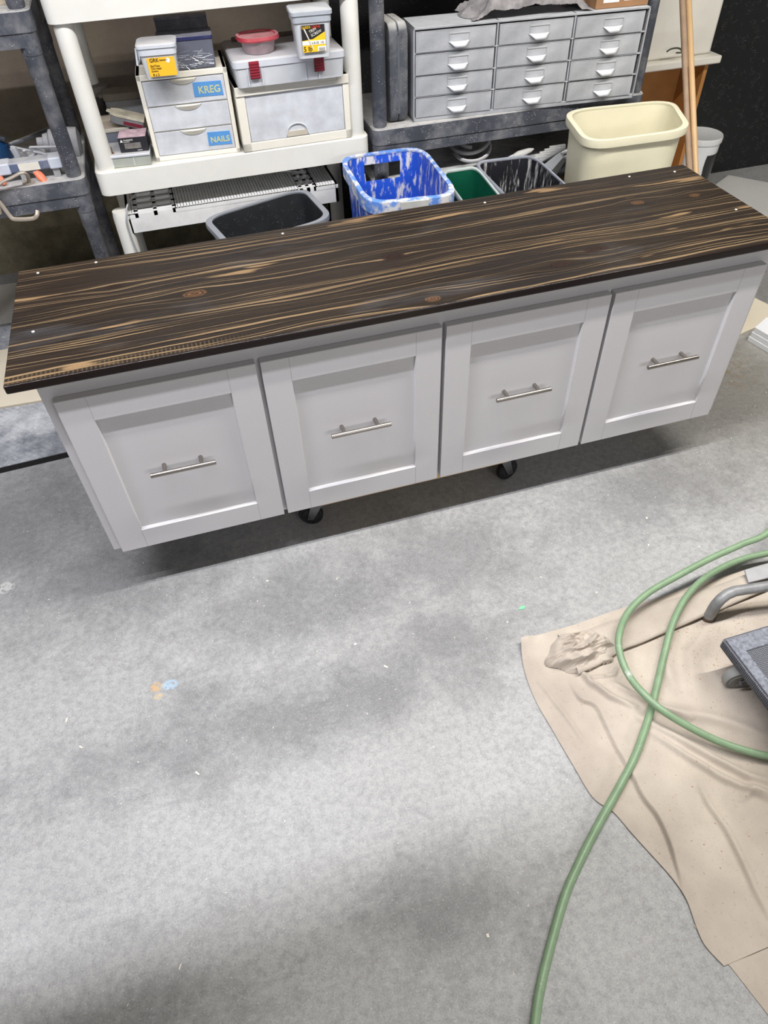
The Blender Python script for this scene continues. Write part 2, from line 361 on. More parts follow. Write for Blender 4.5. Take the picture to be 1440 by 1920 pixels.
# casters under a raw plywood base
base = MB().box(.535, 1.10, .024, .44, .138, .158).build('caster_board', raw_ply, con)
fork_m = M('zinc_fork', (120, 120, 122), .35, .8)
def caster(x, y, a, r=.036, H=.138, par=None, mats=(black_rub, fork_m), first=[]):
    e = MB(); off = .035
    e.box(-.03, .03, -.03, .03, H-.004, H); e.cyl((0, 0, H-.02), (0, 0, H-.004), .02)
    for s in (-1, 1):
        e.prism([(-.018, s*.017), (-.018, s*.0195), (.018, s*.0195), (.018, s*.017)], H-.024, H-.02)
        e.loft([[Vector((-.018, s*.017, H-.02)), Vector((.02, s*.017, H-.02)), Vector((off+.009, s*.017, r-.008)), Vector((off-.009, s*.017, r-.008))],
                [Vector((-.018, s*.0195, H-.02)), Vector((.02, s*.0195, H-.02)), Vector((off+.009, s*.0195, r-.008)), Vector((off-.009, s*.0195, r-.008))]])
    e.cyl((off, -.022, r), (off, .022, r), .005, n=12)
    f = e.build('caster', mats[1], par); f.location = (x, y, 0); f.rotation_euler = (0, 0, a)
    wb = MB(); prof = [(.006, -.0125), (.024, -.0125), (.026, -.010), (r-.003, -.0115), (r, -.007), (r, .007), (r-.003, .0115), (.026, .010), (.024, .0125), (.006, .0125)]
    n = 32; wb.loft([[Vector((off+rr*math.cos(2*PI*k/n), yy, r+rr*math.sin(2*PI*k/n))) for k in range(n)] for rr, yy in prof])
    wb.build('wheel', mats[0], f); return f
for x, y, a in ((.545, .09, PI-.35), (1.105, .085, .3), (.56, .39, 2.6), (1.08, .39, .5)): caster(x, y, a, par=con)

# ------------------------------------------------------------------ shelving units
def post(mb, x, y, r, z0, z1, n=24): mb.cyl((x, y, z0), (x, y, z1), r, n=n)
wu = thing('shelving_unit', 'ivory white plastic shelving unit with round posts holding drawer bins', 'shelving', (0, 0, 0))
LX, RX, FY, BY = .118, 1.012, 1.10, 1.56
for x in (LX+.038, RX-.038):
    for y in (FY+.036, BY-.036):
        for z0, z1 in ((0, .575), (.638, 1.098), (1.185, 1.65)):
            MB().lathe([(.024, z0), (.0275, z0+.015), (.0275, z1-.02), (.025, z1)], (x, y, 0)).build('post', shelf_white, wu)
def slab(z0, z1, name='shelf'):
    m = MB(); m.loft([rrect(LX, RX, FY, BY, .03, z0), rrect(LX, RX, FY, BY, .03, z1-.004), rrect(LX+.003, RX-.003, FY+.003, BY-.003, .028, z1)])
    o = m.build(name, shelf_white, wu, angle=30)
    MB().box(LX-.0006, LX+.002, FY+.03, FY+.09, z0+.008, z1-.010).build('end_slot', M('grey_slot', (110, 112, 120), .7), o)
    return o
slab(.637, .709); slab(1.096, 1.185); slab(1.65, 1.72)
# lowest vented shelf
vs = MB()
z1 = .562; z0 = .502; vx0, vx1, vy0, vy1 = .172, .895, 1.118, 1.50
vs.box(vx0, vx1, vy0, vy0+.008, z0, z1)
for i in range(72):
    x = vx0+.004+(vx1-vx0-.008)*i/71
    if .20 < x < .335 or .76 < x < .82: continue
    vs.box(x-.0041, x+.0041, vy0-.001, vy1, z1-.012, z1)
for x0, x1 in ((.205, .33), (.765, .815)):
    for xx in (x0, (x0+x1)/2, x1): vs.box(xx-.006, xx+.006, vy0, vy1, z1-.012, z1)
    for k in range(8): vs.box(x0-.008, x1+.008, vy0+.022+k*.05, vy0+.036+k*.05, z1-.012, z1)
for yy in (vy0+.012, vy0+.13, vy0+.25, vy1-.01): vs.box(vx0, vx1, yy-.004, yy+.004, z1-.014, z1-.004)
vs.box(vx0, vx0+.01, vy0, vy1, z0, z1); vs.box(vx1-.01, vx1, vy0, vy1, z0, z1)
vs.build('vented_shelf', M('dusty_white_vent', (222, 222, 220), .6, dust=.8, dustc=(225, 225, 224)), wu, smooth=False)
MB().tube(spline([(.176, 1.105, .42), (.168, 1.108, .50), (.172, 1.112, .56), (.20, 1.15, .60), (.30, 1.24, .62), (.42, 1.28, .615), (.60, 1.26, .60), (.80, 1.2, .585)]), .003).build('grey_strap', M('grey_cord', (150, 152, 155), .6, dust=.6), wu)

def grey_unit(name, label, x0, x1, fy, by, zs, post_x, top):
    u = thing(name, label, 'shelving', (0, 0, 0))
    for x in post_x:
        for y in (fy+.03, by-.03):
            levels = [0]+[z for z in zs]+[top]
            for i in range(len(levels)-1):
                a = levels[i]+(0 if i == 0 else .0); b = levels[i+1]-.085 if i < len(levels)-2 else top
                if b <= a: continue
                m = MB(); m.lathe([(.021, a), (.0235, a+.01), (.0235, b-.075), (.026, b-.07), (.026, b-.005), (.022, b)], (x, y, 0)); m.build('post', shelf_grey, u)
    for z in zs:
        m = MB()
        m.loft([rrect(x0+.004, x1-.004, fy+.004, by-.004, .022, z-.085), rrect(x0+.004, x1-.004, fy+.004, by-.004, .022, z-.05)])
        m.loft([rrect(x0, x1, fy, by, .025, z-.05), rrect(x0, x1, fy, by, .025, z-.003), rrect(x0+.003, x1-.003, fy+.003, by-.003, .023, z)])
        o = m.build('shelf', shelf_grey, u, angle=30)
        for xx in post_x:
            for yy in (fy+.03, by-.03):
                MB().lathe([(.0275, z-.105), (.0275, z-.083), (.0275, z+.001), (.0235, z+.001)], (xx, yy, 0)).build('collar', shelf_grey, o)
    return u
grey_unit('shelving_unit', 'dusty charcoal plastic shelving unit at the left edge, clamp on its shelf', -.60, .086, 1.10, 1.55, (.702, 1.135), (.055, -.565), 1.7)
grey_unit('shelving_unit', 'dark grey plastic shelving unit carrying the grey metal drawer cabinet', 1.028, 2.05, 1.10, 1.5, (.722, 1.52), (1.058, 2.02), 1.9)
# lowest shelf under the metal cabinet, dusty white
un = [o for o in COL.objects if o.name.startswith('shelving_unit')][-1]
low = MB(); low.loft([rrect(1.03, 2.05, 1.10, 1.5, .02, .47), rrect(1.03, 2.05, 1.10, 1.5, .02, .536), rrect(1.033, 2.047, 1.103, 1.497, .018, .54)])
low.build('shelf', M('dust_covered_shelf', (80, 82, 88), .8, dust=.95, dustc=(196, 196, 194)), un)

# ------------------------------------------------------------------ things on the white shelf
Z = .7095
# three drawer organiser
og = thing('drawer_organizer', 'small white three drawer organizer with two blue tape labels', 'drawer organizer', (.312, 1.128, Z), math.radians(-3))
W, D, H = .268, .20, .240
b = MB(); b.box(0, W, 0, D, 0, .014); b.box(0, W, 0, D, H-.016, H); b.box(0, .013, 0, D, 0, H); b.box(W-.013, W, 0, D, 0, H); b.box(0, W, D-.004, D, 0, H)
for k in (1, 2): b.box(.01, W-.01, .004, D, .014+k*.070-.002, .014+k*.070+.002)
b.build('body', ivory, og, bevel=.004, seg=3)
for k in range(3):
    z = .0155+k*.070; hh = .0665
    dr = MB(); dr.box(.014, W-.014, .001, .004, z, z+hh); dr.box(.016, .019, .004, D-.01, z, z+hh-.01); dr.box(W-.019, W-.016, .004, D-.01, z, z+hh-.01); dr.box(.016, W-.016, .004, D-.01, z, z+.002)
    o = dr.build('drawer', frost, og, bevel=.0008)
    lip = MB(); pts = []
    n = 14; top_, bot_, out_ = [], [], []
    for i in range(n+1):
        t = -1+2*i/n; x = W/2+t*.040; d = .016*(1-t*t)**.7 if abs(t) < 1 else 0
        top_.append(Vector((x, 0, z+hh))); bot_.append(Vector((x, -.001, z+hh-d))); out_.append(Vector((x, -.010*(1-t*t), z+hh-.002)))
    vsx = top_+out_+bot_; fs = []
    for i in range(n):
        for a, bb in ((0, 1), (1, 2)):
            fs.append((a*(n+1)+i, a*(n+1)+i+1, bb*(n+1)+i+1, bb*(n+1)+i))
    MB().add(vsx, fs).build('handle', ivory, o)
    if k in (0, 2):
        x0 = W-.110 if k == 2 else W-.096
        MB().add([(x0, -.0003, z+.014), (W-.022, -.0003, z+.012), (W-.024, -.0003, z+.051), (x0+.002, -.0003, z+.053), (x0, .001, z+.014), (W-.022, .001, z+.012), (W-.024, .001, z+.051), (x0+.002, .001, z+.053)],
                 [(0, 1, 2, 3), (4, 7, 6, 5), (0, 4, 5, 1), (1, 5, 6, 2), (2, 6, 7, 3), (3, 7, 4, 0)]).build('tape_label', tape_blue, o, smooth=False)
        text('lettering', 'KREG' if k == 2 else 'NAILS', .027 if k == 2 else .023, ink_y, o, (x0+(.014 if k == 2 else .008), -.0006, z+.022), bold=.0006)
# white single drawer bin
bn = thing('storage_box', 'white box with one wide frosted drawer, right of the three drawer organizer', 'storage drawer', (.590, 1.10, Z), math.radians(1))
W, D, H = .362, .30, .185
b = MB(); b.box(0, W, 0, D, 0, .026); b.box(0, W, 0, D, H-.020, H); b.box(0, .028, 0, D, 0, H); b.box(W-.020, W, 0, D, 0, H); b.box(0, W, D-.004, D, 0, H)
cut = MB()
for x in (.060, W-.070): cut.box(x-.032, x+.032, -.01, .02, H-.012, H+.01)
b2 = MB(); b2.box(0, W, -.004, .002, H-.024, H+.001)
b.build('body', ivory, bn, bevel=.003)
b2.build('notched_rim', ivory, bn, bevel=.001, boxes=cut)
d = MB(); d.box(.029, W-.021, .003, .006, .027, H-.022); d.box(.032, W-.024, .006, D-.02, .027, .029); o = d.build('drawer', frost, bn, bevel=.001)
pl = MB(); pts = [(W/2-.040, 0, .028)]+[(W/2-.034*math.cos(PI*k/10), 0, .040+.026*math.sin(PI*k/10)) for k in range(11)]+[(W/2+.040, 0, .028)]
pl.tube(pts, .0022, 8); pl.build('handle', clear_lid, o)
MB().prism([(W/2-.034, -.0), (W/2+.034, -.0), (W/2+.030, .003), (W/2-.030, .003)], .029, .044).build('handle_recess', M('handle_recess', (190, 182, 166), .6), o)
# case with dark red latches
cs = thing('organizer_case', 'long clear plastic case with two dark red latches on the white drawer box', 'storage case', (.598, 1.075, Z+.186), math.radians(0))
W, D, H = .338, .26, .058
m = MB(); m.loft([rrect(.004, W-.004, .004, D-.004, .014, .002), rrect(0, W, 0, D, .014, H)]); m.build('tray', clear, cs)
m = MB(); m.loft([rrect(-.003, W+.003, -.003, D+.003, .016, H-.004), rrect(-.003, W+.003, -.003, D+.003, .016, H+.012), rrect(.002, W-.002, .002, D-.002, .014, H+.016)]); lidc = m.build('lid', clear_lid, cs)
MB().box(.03, W-.03, D-.03, D-.015, H+.016, H+.026).build('carry_handle', M('dusty_brown_handle', (120, 110, 98), .7), lidc, bevel=.003)
for x in (.046, .222, ):
    for xx in (x-.008, x+.034): MB().box(xx-.0015, xx+.0015, -.002, .001, .006, H-.006).build('rib', clear_lid, cs)
for x in (.044, .242):
    l = MB()
    for k in range(6): l.box(x, x+.030, -.007-.0006*k, -.002, H+.009-.007*k-.005, H+.009-.007*k)
    l.box(x, x+.030, -.005, -.001, H-.034, H+.012); tag(l.build('latch', M('dark_red_latch', (138, 28, 48), .35, var=.1), cs, bevel=.0006), 'dark red ribbed latch')
md = M('brass_blades', (150, 128, 92), .4, .6)
m = MB()
for k in range(6): m.box(.118, .180, .006, .05, .010+k*.0062, .0135+k*.0062)
m.build('stacked_blades', md, cs)
# red lidded tub
rt = thing('food_tub', 'round clear tub of screws with a red lid, on the red latched case', 'tub', (.690, 1.155, Z+.26), .1)
MB().lathe([(.001, .001), (.044, .001), (.046, .004), (.052, .034), (.054, .036)]).build('bowl', M('cloudy_tub', (208, 196, 200), .3, trans=.5, var=.15, vs=40), rt)
m = MB(); m.loft([rrect(-.062, .062, -.055, .055, .045, .034), rrect(-.064, .064, -.057, .057, .046, .038), rrect(-.062, .062, -.055, .055, .045, .046), rrect(-.054, .054, -.047, .047, .04, .046), rrect(-.052, .052, -.045, .045, .038, .042)])
tag(m.build('lid', M('red_tub_lid', (176, 52, 66), .4, dust=.45, dustc=(205, 190, 188)), rt), 'dusty red lid')
MB().lathe([(.001, .003), (.041, .003), (.047, .026), (.001, .030)]).build('red_screws', M('red_screws', (170, 70, 78), .6, var=.5, vs=120, bump=1, bs=200), rt)
# tall tub of screws, 5 lb
t5 = thing('screw_tub', 'tall clear tub of screws with black and yellow 5 lb label', 'tub', (.836, 1.06, Z+.258), math.radians(-4))
m = MB(); m.loft([rrect(-.047, .047, -.040, .045, .012, .001), rrect(-.053, .053, -.046, .05, .012, .100)]); m.build('tub_body', clear, t5)
m = MB(); m.loft([rrect(-.043, .043, -.036, .040, .010, .004), rrect(-.048, .048, -.041, .045, .010, .068), rrect(-.03, .03, -.03, .03, .01, .078)]); m.build('screws', M('heaped_screws', (120, 124, 130), .4, .6, var=.6, vs=90, bump=1, bs=90), t5)
m = MB(); m.loft([rrect(-.056, .056, -.049, .053, .012, .090), rrect(-.056, .056, -.049, .053, .012, .106), rrect(-.060, .060, -.052, .056, .012, .107), rrect(-.060, .060, -.052, .056, .012, .116), rrect(-.055, .055, -.048, .052, .012, .119)]); m.build('lid', M('grey_cloudy_lid', (172, 178, 186), .35, dust=.4), t5)
la = bpy.data.objects.new('label', None)
tilt = (PI/2-.06, 0, 0)
def panel(name, x0, x1, z0, z1, col, par, y, extra=0., rough=.5):
    return MB().box(x0, x1, y-.0004-extra, y+.0004, z0, z1).build(name, M(name+'_'+'_'.join(map(str, col)), col, rough, var=.03), par, smooth=False)
lab = panel('label', -.034, .034, .018, .084, (30, 27, 26), t5, -.0475)
yb = -.0482
MB().add([(-.034, yb-.0002, .018), (.034, yb-.0002, .018), (.034, yb-.0002, .066), (-.002, yb-.0002, .050), (-.034, yb-.0002, .047)], [(0, 1, 2, 3, 4)]).build('yellow_field', M('label_yellow', (244, 196, 32), .5, var=.03), lab, smooth=False)
panel('white_band', -.034, .034, .036, .046, (232, 230, 224), lab, yb-.0004)
panel('barcode_box', .010, .034, .019, .031, (232, 230, 224), lab, yb-.0004)
red = M('label_red', (214, 60, 36), .5); blk = M('label_black', (24, 22, 22), .5); wht = M('label_white', (235, 232, 224), .5); yel = M('label_yellow_ink', (240, 190, 40), .5)
text('lettering', 'SABER', .0095, yel, lab, (-.033, yb-.0012, .076)); text('lettering', 'DRIVE', .0095, red, lab, (-.004, yb-.0012, .076))
text('lettering', 'TRIM', .010, wht, lab, (-.011, yb-.0012, .064), (PI/2, -.35, 0)); text('lettering', 'SCREW', .010, wht, lab, (-.006, yb-.0012, .055), (PI/2, -.35, 0))
text('lettering', '5 lb', .017, blk, lab, (-.032, yb-.0012, .021)); text('lettering', '8 x 3-1/2   1.0', .007, blk, lab, (-.012, yb-.0014, .0385))
text('lettering', '|||||||', .010, blk, lab, (.013, yb-.0014, .0215))
m = MB(); m.tube([(-.026, yb-.0012, .076), (-.002, yb-.0012, .022)], [.0022, .0010], 8); m.build('printed_screw', wht, lab)
# tub with yellow label, left
gk = thing('screw_tub', 'short clear tub of screws with orange yellow label on the organizer left', 'tub', (.392, 1.085, Z+.242), math.radians(-6))
m = MB(); m.loft([rrect(-.045, .045, -.034, .045, .012, .001), rrect(-.050, .050, -.040, .05, .012, .070)]); m.build('tub_body', clear, gk)
m = MB(); m.loft([rrect(-.042, .042, -.031, .042, .010, .003), rrect(-.045, .045, -.035, .045, .010, .050)]); m.build('screws', M('brown_screws', (120, 108, 90), .5, .4, var=.6, vs=90, bump=1, bs=90), gk)
m = MB(); m.loft([rrect(-.053, .053, -.043, .053, .014, .062), rrect(-.053, .053, -.043, .053, .014, .078), rrect(-.056, .056, -.046, .056, .014, .079), rrect(-.056, .056, -.046, .056, .014, .086), rrect(-.050, .050, -.040, .050, .014, .089)]); m.build('lid', clear_lid, gk)
MB().tube([(-.056, -.03, .08), (-.062, -.03, .04), (-.058, .02, .04), (-.056, .03, .08)], .003, 8).build('bail_handle', clear_lid, gk)
lab = panel('label', -.033, .044, .010, .056, (240, 186, 44), gk, -.0405)
text('lettering', 'GRK', .013, blk, lab, (-.026, -.0418, .046)); text('lettering', 'fasteners', .006, blk, lab, (.002, -.0418, .048))
text('lettering', 'Fin/Trim', .0075, blk, lab, (-.026, -.0418, .034)); text('lettering', 'Trim Head', .0065, blk, lab, (-.026, -.0418, .028)); text('lettering', 'Screws', .0065, blk, lab, (-.026, -.0418, .022)); text('lettering', '8 x 2', .0085, blk, lab, (-.024, -.0418, .012))
MB().lathe([(.0001, 0), (.006, 0), (.006, .0005), (.0001, .0005)], n=20).build('printed_disc', wht, lab); COL.objects[-1].location = (.025, -.0412, .048); COL.objects[-1].rotation_euler = (PI/2, 0, 0)
# blue lidded box of nails
nb = thing('nail_box', 'clear box of loose nails with open navy blue lid on the organizer', 'storage box', (.485, 1.16, Z+.242), math.radians(-4))
m = MB(); m.loft([rrect(-.085, .068, -.035, .055, .006, .001), rrect(-.088, .070, -.037, .057, .006, .072)]); m.build('box_body', M('smoky_clear', (110, 113, 126), .2, trans=.2, var=.1), nb)
navy = M('navy_plastic', (38, 42, 84), .4, dust=.35)
m = MB(); m.loft([rrect(-.090, .072, -.039, .059, .006, .072), rrect(-.090, .072, -.039, .059, .006, .082)]); lidn = m.build('lid', navy, nb, bevel=.001)
m = MB(); m.box(-.086, .066, .052, .058, .082, .120); m.box(-.086, .066, .030, .056, .112, .120); m.build('hinged_flap', M('dark_dusty_lid', (50, 48, 56), .5, dust=.5), nb, bevel=.001)
m = MB()
for k in range(110):
    a = random.uniform(0, PI); x = random.uniform(-.06, .06); z = random.uniform(.004, .035)+random.random()**3*.02; y = -.0375-random.random()*.0015; l = random.uniform(.012, .02)
    el = random.uniform(-1, 1)
    x0, x1 = max(-.082, min(.064, x-math.cos(a)*l)), max(-.082, min(.064, x+math.cos(a)*l)); zz = math.sin(a)*el*l
    m.tube([(x0, y+.003, max(.004, z-zz)), (x1, y+.003, min(.062, z+zz))], .0008, 5)
m.build('loose_nails', M('nail_steel', (170, 172, 176), .3, .8), nb); COL.objects[-1]['kind'] = 'stuff'
# left cluster
pb = thing('parts_organizer', 'low clear compartment box on the shelf beside the left post', 'parts box', (.150, 1.125, Z), math.radians(-6))
m = MB(); m.box(0, .146, 0, .12, 0, .030); m.build('tray', M('cloudy_greenish', (188, 192, 182), .3, trans=.3, var=.1), pb, bevel=.002)
for x in (.03, .095): MB().box(x-.001, x+.001, -.0012, .002, .002, .029).build('divider', clear_lid, pb)
m = MB(); m.box(-.002, .148, -.003, .122, .029, .037); m.build('lid', clear_lid, pb, bevel=.002)
bb = thing('cardboard_carton', 'small black retail box with window and pink top on clear parts box', 'box', (.212, 1.135, Z+.0375), math.radians(-7))
MB().box(0, .086, 0, .075, 0, .042).build('carton', M('black_card', (34, 34, 40), .5, var=.05), bb, bevel=.001)
MB().box(.001, .085, .001, .074, .042, .0428).build('printed_top', M('pink_grey_print', (196, 168, 176), .5, var=.35, vs=45), bb)
MB().box(.016, .066, -.0008, .001, .010, .026).build('window', M('grey_window', (120, 116, 112), .2, var=.3, vs=60), bb, bevel=.0004)
text('lettering', '▲', .010, wht, bb, (.005, -.0008, .030)); text('lettering', 'WARNING', .006, wht, bb, (.016, -.0008, .033)); text('lettering', 'IN-LB BITS', .004, wht, bb, (.016, -.0008, .0285)); text('lettering', 'SCREWS', .004, wht, bb, (.052, -.0008, .003))
wl = thing('storage_box', 'clear box with dusty white lid standing behind the left post', 'storage box', (.148, 1.262, Z), math.radians(-4))
MB().box(0, .10, 0, .14, 0, .062).build('box_body', M('bluish_clear', (150, 156, 170), .25, trans=.3), wl, bevel=.003)
MB().box(-.003, .103, -.003, .143, .062, .074).build('lid', M('dusty_white_lid', (214, 208, 196), .6, dust=.5, dustc=(190, 165, 130), var=.1), wl, bevel=.002)
def clam(name, label, loc, rz, tilt, m2):
    k = thing(name, label, 'case', loc, rz); k.rotation_euler = (0, tilt, rz)
    q = MB(); poly = [(0, .01), (.018, 0), (.10, 0), (.10, .06), (.018, .06), (0, .05)]
    q.prism(poly, 0, .022); q.build('case_body', M('dusty_clear_case', (156, 158, 160), .35, trans=.25, var=.15), k, bevel=.002)
    q = MB(); q.prism([(x*1.04-.002, y*1.06-.002) for x, y in poly], .022, .030); q.build('lid', m2, k, bevel=.001)
    MB().tube([(0, .02, .026), (-.012, .024, .026), (-.012, .036, .026), (0, .04, .026)], .0025, 8).build('hang_loop', m2, k)
    return k
clam('bit_case', 'small clear hinged case with yellowed lid tilted against the organizer', (.198, 1.25, Z+.092), -.1, .30, M('yellowed_lid', (206, 198, 176), .5, var=.25, vs=30))
MB().box(.040, .098, -.0008, .002, .004, .014).build('red_insert', M('dark_red_insert', (130, 40, 56), .5), COL.objects['bit_case'])
c2 = clam('bit_case', 'grey dusty clear case standing behind the yellowed bit case', (.190, 1.40, Z+.055), -.05, .0, M('dusty_grey_lid', (120, 114, 102), .7, dust=.5, dustc=(140, 132, 118)))
c2.scale = (1.25, 1.3, 2.6)
jr = thing('jar', 'dark dusty jar at the back of the white shelf', 'jar', (.175, 1.50, Z)); MB().lathe([(.001, 0), (.034, 0), (.036, .005), (.036, .105), (.03, .112)]).build('jar_body', M('dark_jar', (54, 50, 48), .6, dust=.6, dustc=(110, 104, 96)), jr)
MB().lathe([(.001, .112), (.036, .112), (.037, .115), (.036, .138), (.033, .141), (.001, .141)]).build('lid', M('grey_jar_lid', (118, 112, 108), .6), jr)
sc = thing('screw', 'single brass screw lying upright on the clear compartment box', 'screw', (.186, 1.142, Z+.0375)); MB().lathe([(.0001, 0), (.005, 0), (.0045, .0015), (.0016, .003), (.0014, .017), (.0001, .021)], n=12).build('screw_body', M('brass_screw', (128, 92, 66), .4, .7), sc)

# ------------------------------------------------------------------ grey metal drawer cabinet
mc = thing('parts_cabinet', 'dusty grey steel cabinet with twelve small labelled drawers', 'cabinet', (1.176, 1.128, .7225), math.radians(-4))
W, D, H = .806, .15, .268
b = MB(); b.box(0, W, .0, D, H-.006, H); b.box(0, W, 0, D, 0, .012); b.box(0, .005, 0, D, 0, H); b.box(W-.005, W, 0, D, 0, H); b.box(0, W, D-.003, D, 0, H)
cx = [.006, .284, .548, W-.006]
for x in cx[1:3]: b.box(x-.006, x-.001, .002, D, 0, H)
rz = [.013+k*.0625 for k in range(4)]
for z in rz[1:]: b.box(0, W, .001, D, z-.004, z-.0012)
b.build('body', galv, mc, bevel=.0008)
MB().box(.008, W-.008, .012, D-.01, .014, H-.008).build('gap_shade_box', galv_d, mc, smooth=False)  # dark box that paints the shade into the gaps between drawers
def metal_drawer(w):
    h = .0575
    d = MB(); d.box(0, w, -.001, .0015, 0, h); d.box(0, .001, 0, .01, 0, h); d.box(w-.001, w, 0, .01, 0, h); d.box(0, w, -.0018, .002, h-.0015, h)
    o = d.build('drawer', galv, mc, bevel=.0005)
    c0 = w/2-.035+.012; hw = .072
    f = MB(); f.box(c0, c0+hw*.95, -.003, -.001, .044, .0465); f.box(c0, c0+.0022, -.003, -.001, .020, .046); f.box(c0+hw*.95-.0022, c0+hw*.95, -.003, -.001, .020, .046)
    lh = f.build('label_holder', M('pale_steel', (176, 178, 180), .5, .2, dust=.7), o)
    n = 12; rows = []
    for t in range(5):
        a = t/4
        row = []
        for i in range(n+1):
            s = -1+2*i/n; prof = (1 if abs(s) < .42 else max(0, 1-(abs(s)-.42)/.58))
            prof = prof*prof*(3-2*prof); row.append(Vector((c0+hw*.475+s*hw*.52, -.002-.018*math.sin(a*1.4)*prof, .024-.014*a*prof*a-.001*a)))
        rows.append(row)
    vs_ = [v for r in rows for v in r]; fs = [(t*(n+1)+i, t*(n+1)+i+1, (t+1)*(n+1)+i+1, (t+1)*(n+1)+i) for t in range(4) for i in range(n)]
    pl = MB().add(vs_, fs).build('pull', M('dusty_pull', (196, 198, 202), .45, .2, dust=.9, dustc=(226, 227, 228)), o)
    so = pl.modifiers.new('s', 'SOLIDIFY'); so.thickness = .0012
    return o
for ci in range(3):
    w = cx[ci+1]-cx[ci]-.0135
    d0 = metal_drawer(w)
    for ri in range(4):
        o = d0 if ri == 0 else dup(d0, mc)
        o.location = (cx[ci]+random.uniform(.0, .002), random.uniform(-.003, .0005), rz[ri])
# towel
tw = MB(); NX, NY = 150, 70; vs_, fs = [], []
for j in range(NY+1):
    for i in range(NX+1):
        u, v = i/NX, j/NY
        x = .185+u*.42+.03*noise.noise((v*3, 1.2, u)); y = .012+v*.16
        env = min(1, u*5)*min(1, (1-u)*4)*min(1, (v+.05)*7)
        q = Vector((u*4.2+.8*noise.noise((u*3, v*3, 5)), v*2.6, 3.1)); r = 1-abs(noise.noise(q))*2.2; r2 = 1-abs(noise.noise(q*2.3))*2
        h = env*(.022+.062*max(0, r)**1.6+.014*max(0, r2)+.02*u*(1-u)*4)+.0025*noise.noise((x*260, y*260, 0))
        vs_.append((x+.008*noise.noise(q*2), y-.018*max(0, r)*env*(1-v)+.01*noise.noise(q*3), H+.0015+max(0, h)))
fs = [(j*(NX+1)+i, j*(NX+1)+i+1, (j+1)*(NX+1)+i+1, (j+1)*(NX+1)+i) for j in range(NY) for i in range(NX)]
to = MB().add(vs_, fs).build('towel', M('grey_terry_cloth', (146, 142, 142), .95, var=.3, vs=40, bump=1., bs=420), angle=80)
to.location = (1.176, 1.128, .7225); to.rotation_euler = (0, 0, math.radians(-4)); tag(to, 'crumpled grey terry towel heaped on top of the metal drawer cabinet', 'towel')
# cardboard box on the cabinet
kb = thing('cardboard_box', 'brown cardboard box with white shipping labels on the metal cabinet', 'box', (1.793, 1.105, .7225+H), math.radians(-4))
MB().box(0, .185, 0, .12, .001, .14).build('carton', M('kraft_cardboard', (150, 112, 78), .8, var=.12), kb, bevel=.001)
for x0, x1, z0, z1 in ((.025, .080, .016, .10), (.098, .170, .018, .10)):
    lb = MB().box(x0, x1, -.0006, .001, z0, z1).build('shipping_label', M('white_paper', (226, 225, 224), .6, var=.04), kb, smooth=False)
    for k in range(4): MB().box(x0+.006, x1-.012-.006*(k % 2), -.0009, .001, z0+.010+k*.009, z0+.012+k*.009).build('print_line', M('grey_ink', (90, 92, 98), .6), lb, smooth=False)
bx = thing('storage_bin', 'dark navy bin behind the towel beside the cardboard box', 'bin', (1.62, 1.30, .7225)); m = MB(); m.loft([rrect(0, .22, 0, .12, .02, 0), rrect(-.01, .23, -.01, .13, .02, .40)]); m.build('bin_body', M('dark_navy_plastic', (30, 38, 54), .5), bx)
MB().box(.12, .22, -.012, -.005, .30, .31).build('orange_strip', M('orange_red_strip', (190, 84, 40), .5), bx)
# upright dark case left of the cabinet
uc = thing('tool_case', 'dark grey ribbed plastic case standing upright left of the drawer cabinet', 'case', (1.095, 1.135, .7225), 0)
m = MB()
pr = lambda x0, x1: [[Vector((x, .0+.17*(.5-.5*math.cos(0))+p.x, p.y)) for p in rrect(0, .16, 0, .285, .03)] for x in (x0, x1)]
rings = []
for x, g in ((.0, .008), (.004, .002), (.012, 0), (.030, 0), (.033, .003), (.036, 0), (.056, 0), (.064, .003), (.068, .010)):
    rings.append([Vector((x, p.x, p.y)) for p in rrect(g, .16-g, g, .285-g, .032)])
m.loft(rings); m.build('case_shell', M('dusty_dark_case', (72, 75, 82), .5, var=.2, dust=.9, spot=.6, streak=None), uc)
MB().box(.030, .036, -.001, .004, .03, .25).build('seam_strip', M('case_seam', (92, 95, 102), .5), uc)

# ------------------------------------------------------------------ left shelf contents
Zl = .7025
lv = thing('power_tool', 'blue and white striped tool with pale grip, near left edge of left shelf', 'tool', (0, 0, 0))
zb = ony(60, 321, 1.135).z; zt_ = ony(60, 302, 1.135).z; X = lambda u: ony(u, 310, 1.135).x
MB().box(X(-90), X(116), 1.135, 1.185, zb, zt_).build('body', M('dusty_blue_grey', (88, 98, 124), .5, dust=.75, spot=.6), lv, bevel=.004)
for x0, x1 in ((X(-90), X(16)), (X(92), X(118))): MB().box(x0, x1, 1.132, 1.188, zb-.002, zt_+.002).build('end_sleeve', M('pale_dusty_sleeve', (190, 196, 208), .55, dust=.6), lv, bevel=.004)
MB().box(X(33), X(74), 1.1335, 1.136, zb+.003, zt_-.003).build('paper_label', M('torn_label', (216, 212, 200), .7, var=.12), lv)
for x in (X(-60), X(30), X(95)): MB().box(x, x+.02, 1.14, 1.18, Zl, zb).build('foot', M('dusty_foot', (150, 150, 150), .7), lv)
br = thing('plastic_bracket', 'grey white plastic lattice bracket lying behind the striped tool', 'bracket', (0, 0, 0))
m = MB(); by = 1.24; O = lambda u, v, k=0: ony(u, v, by+k)
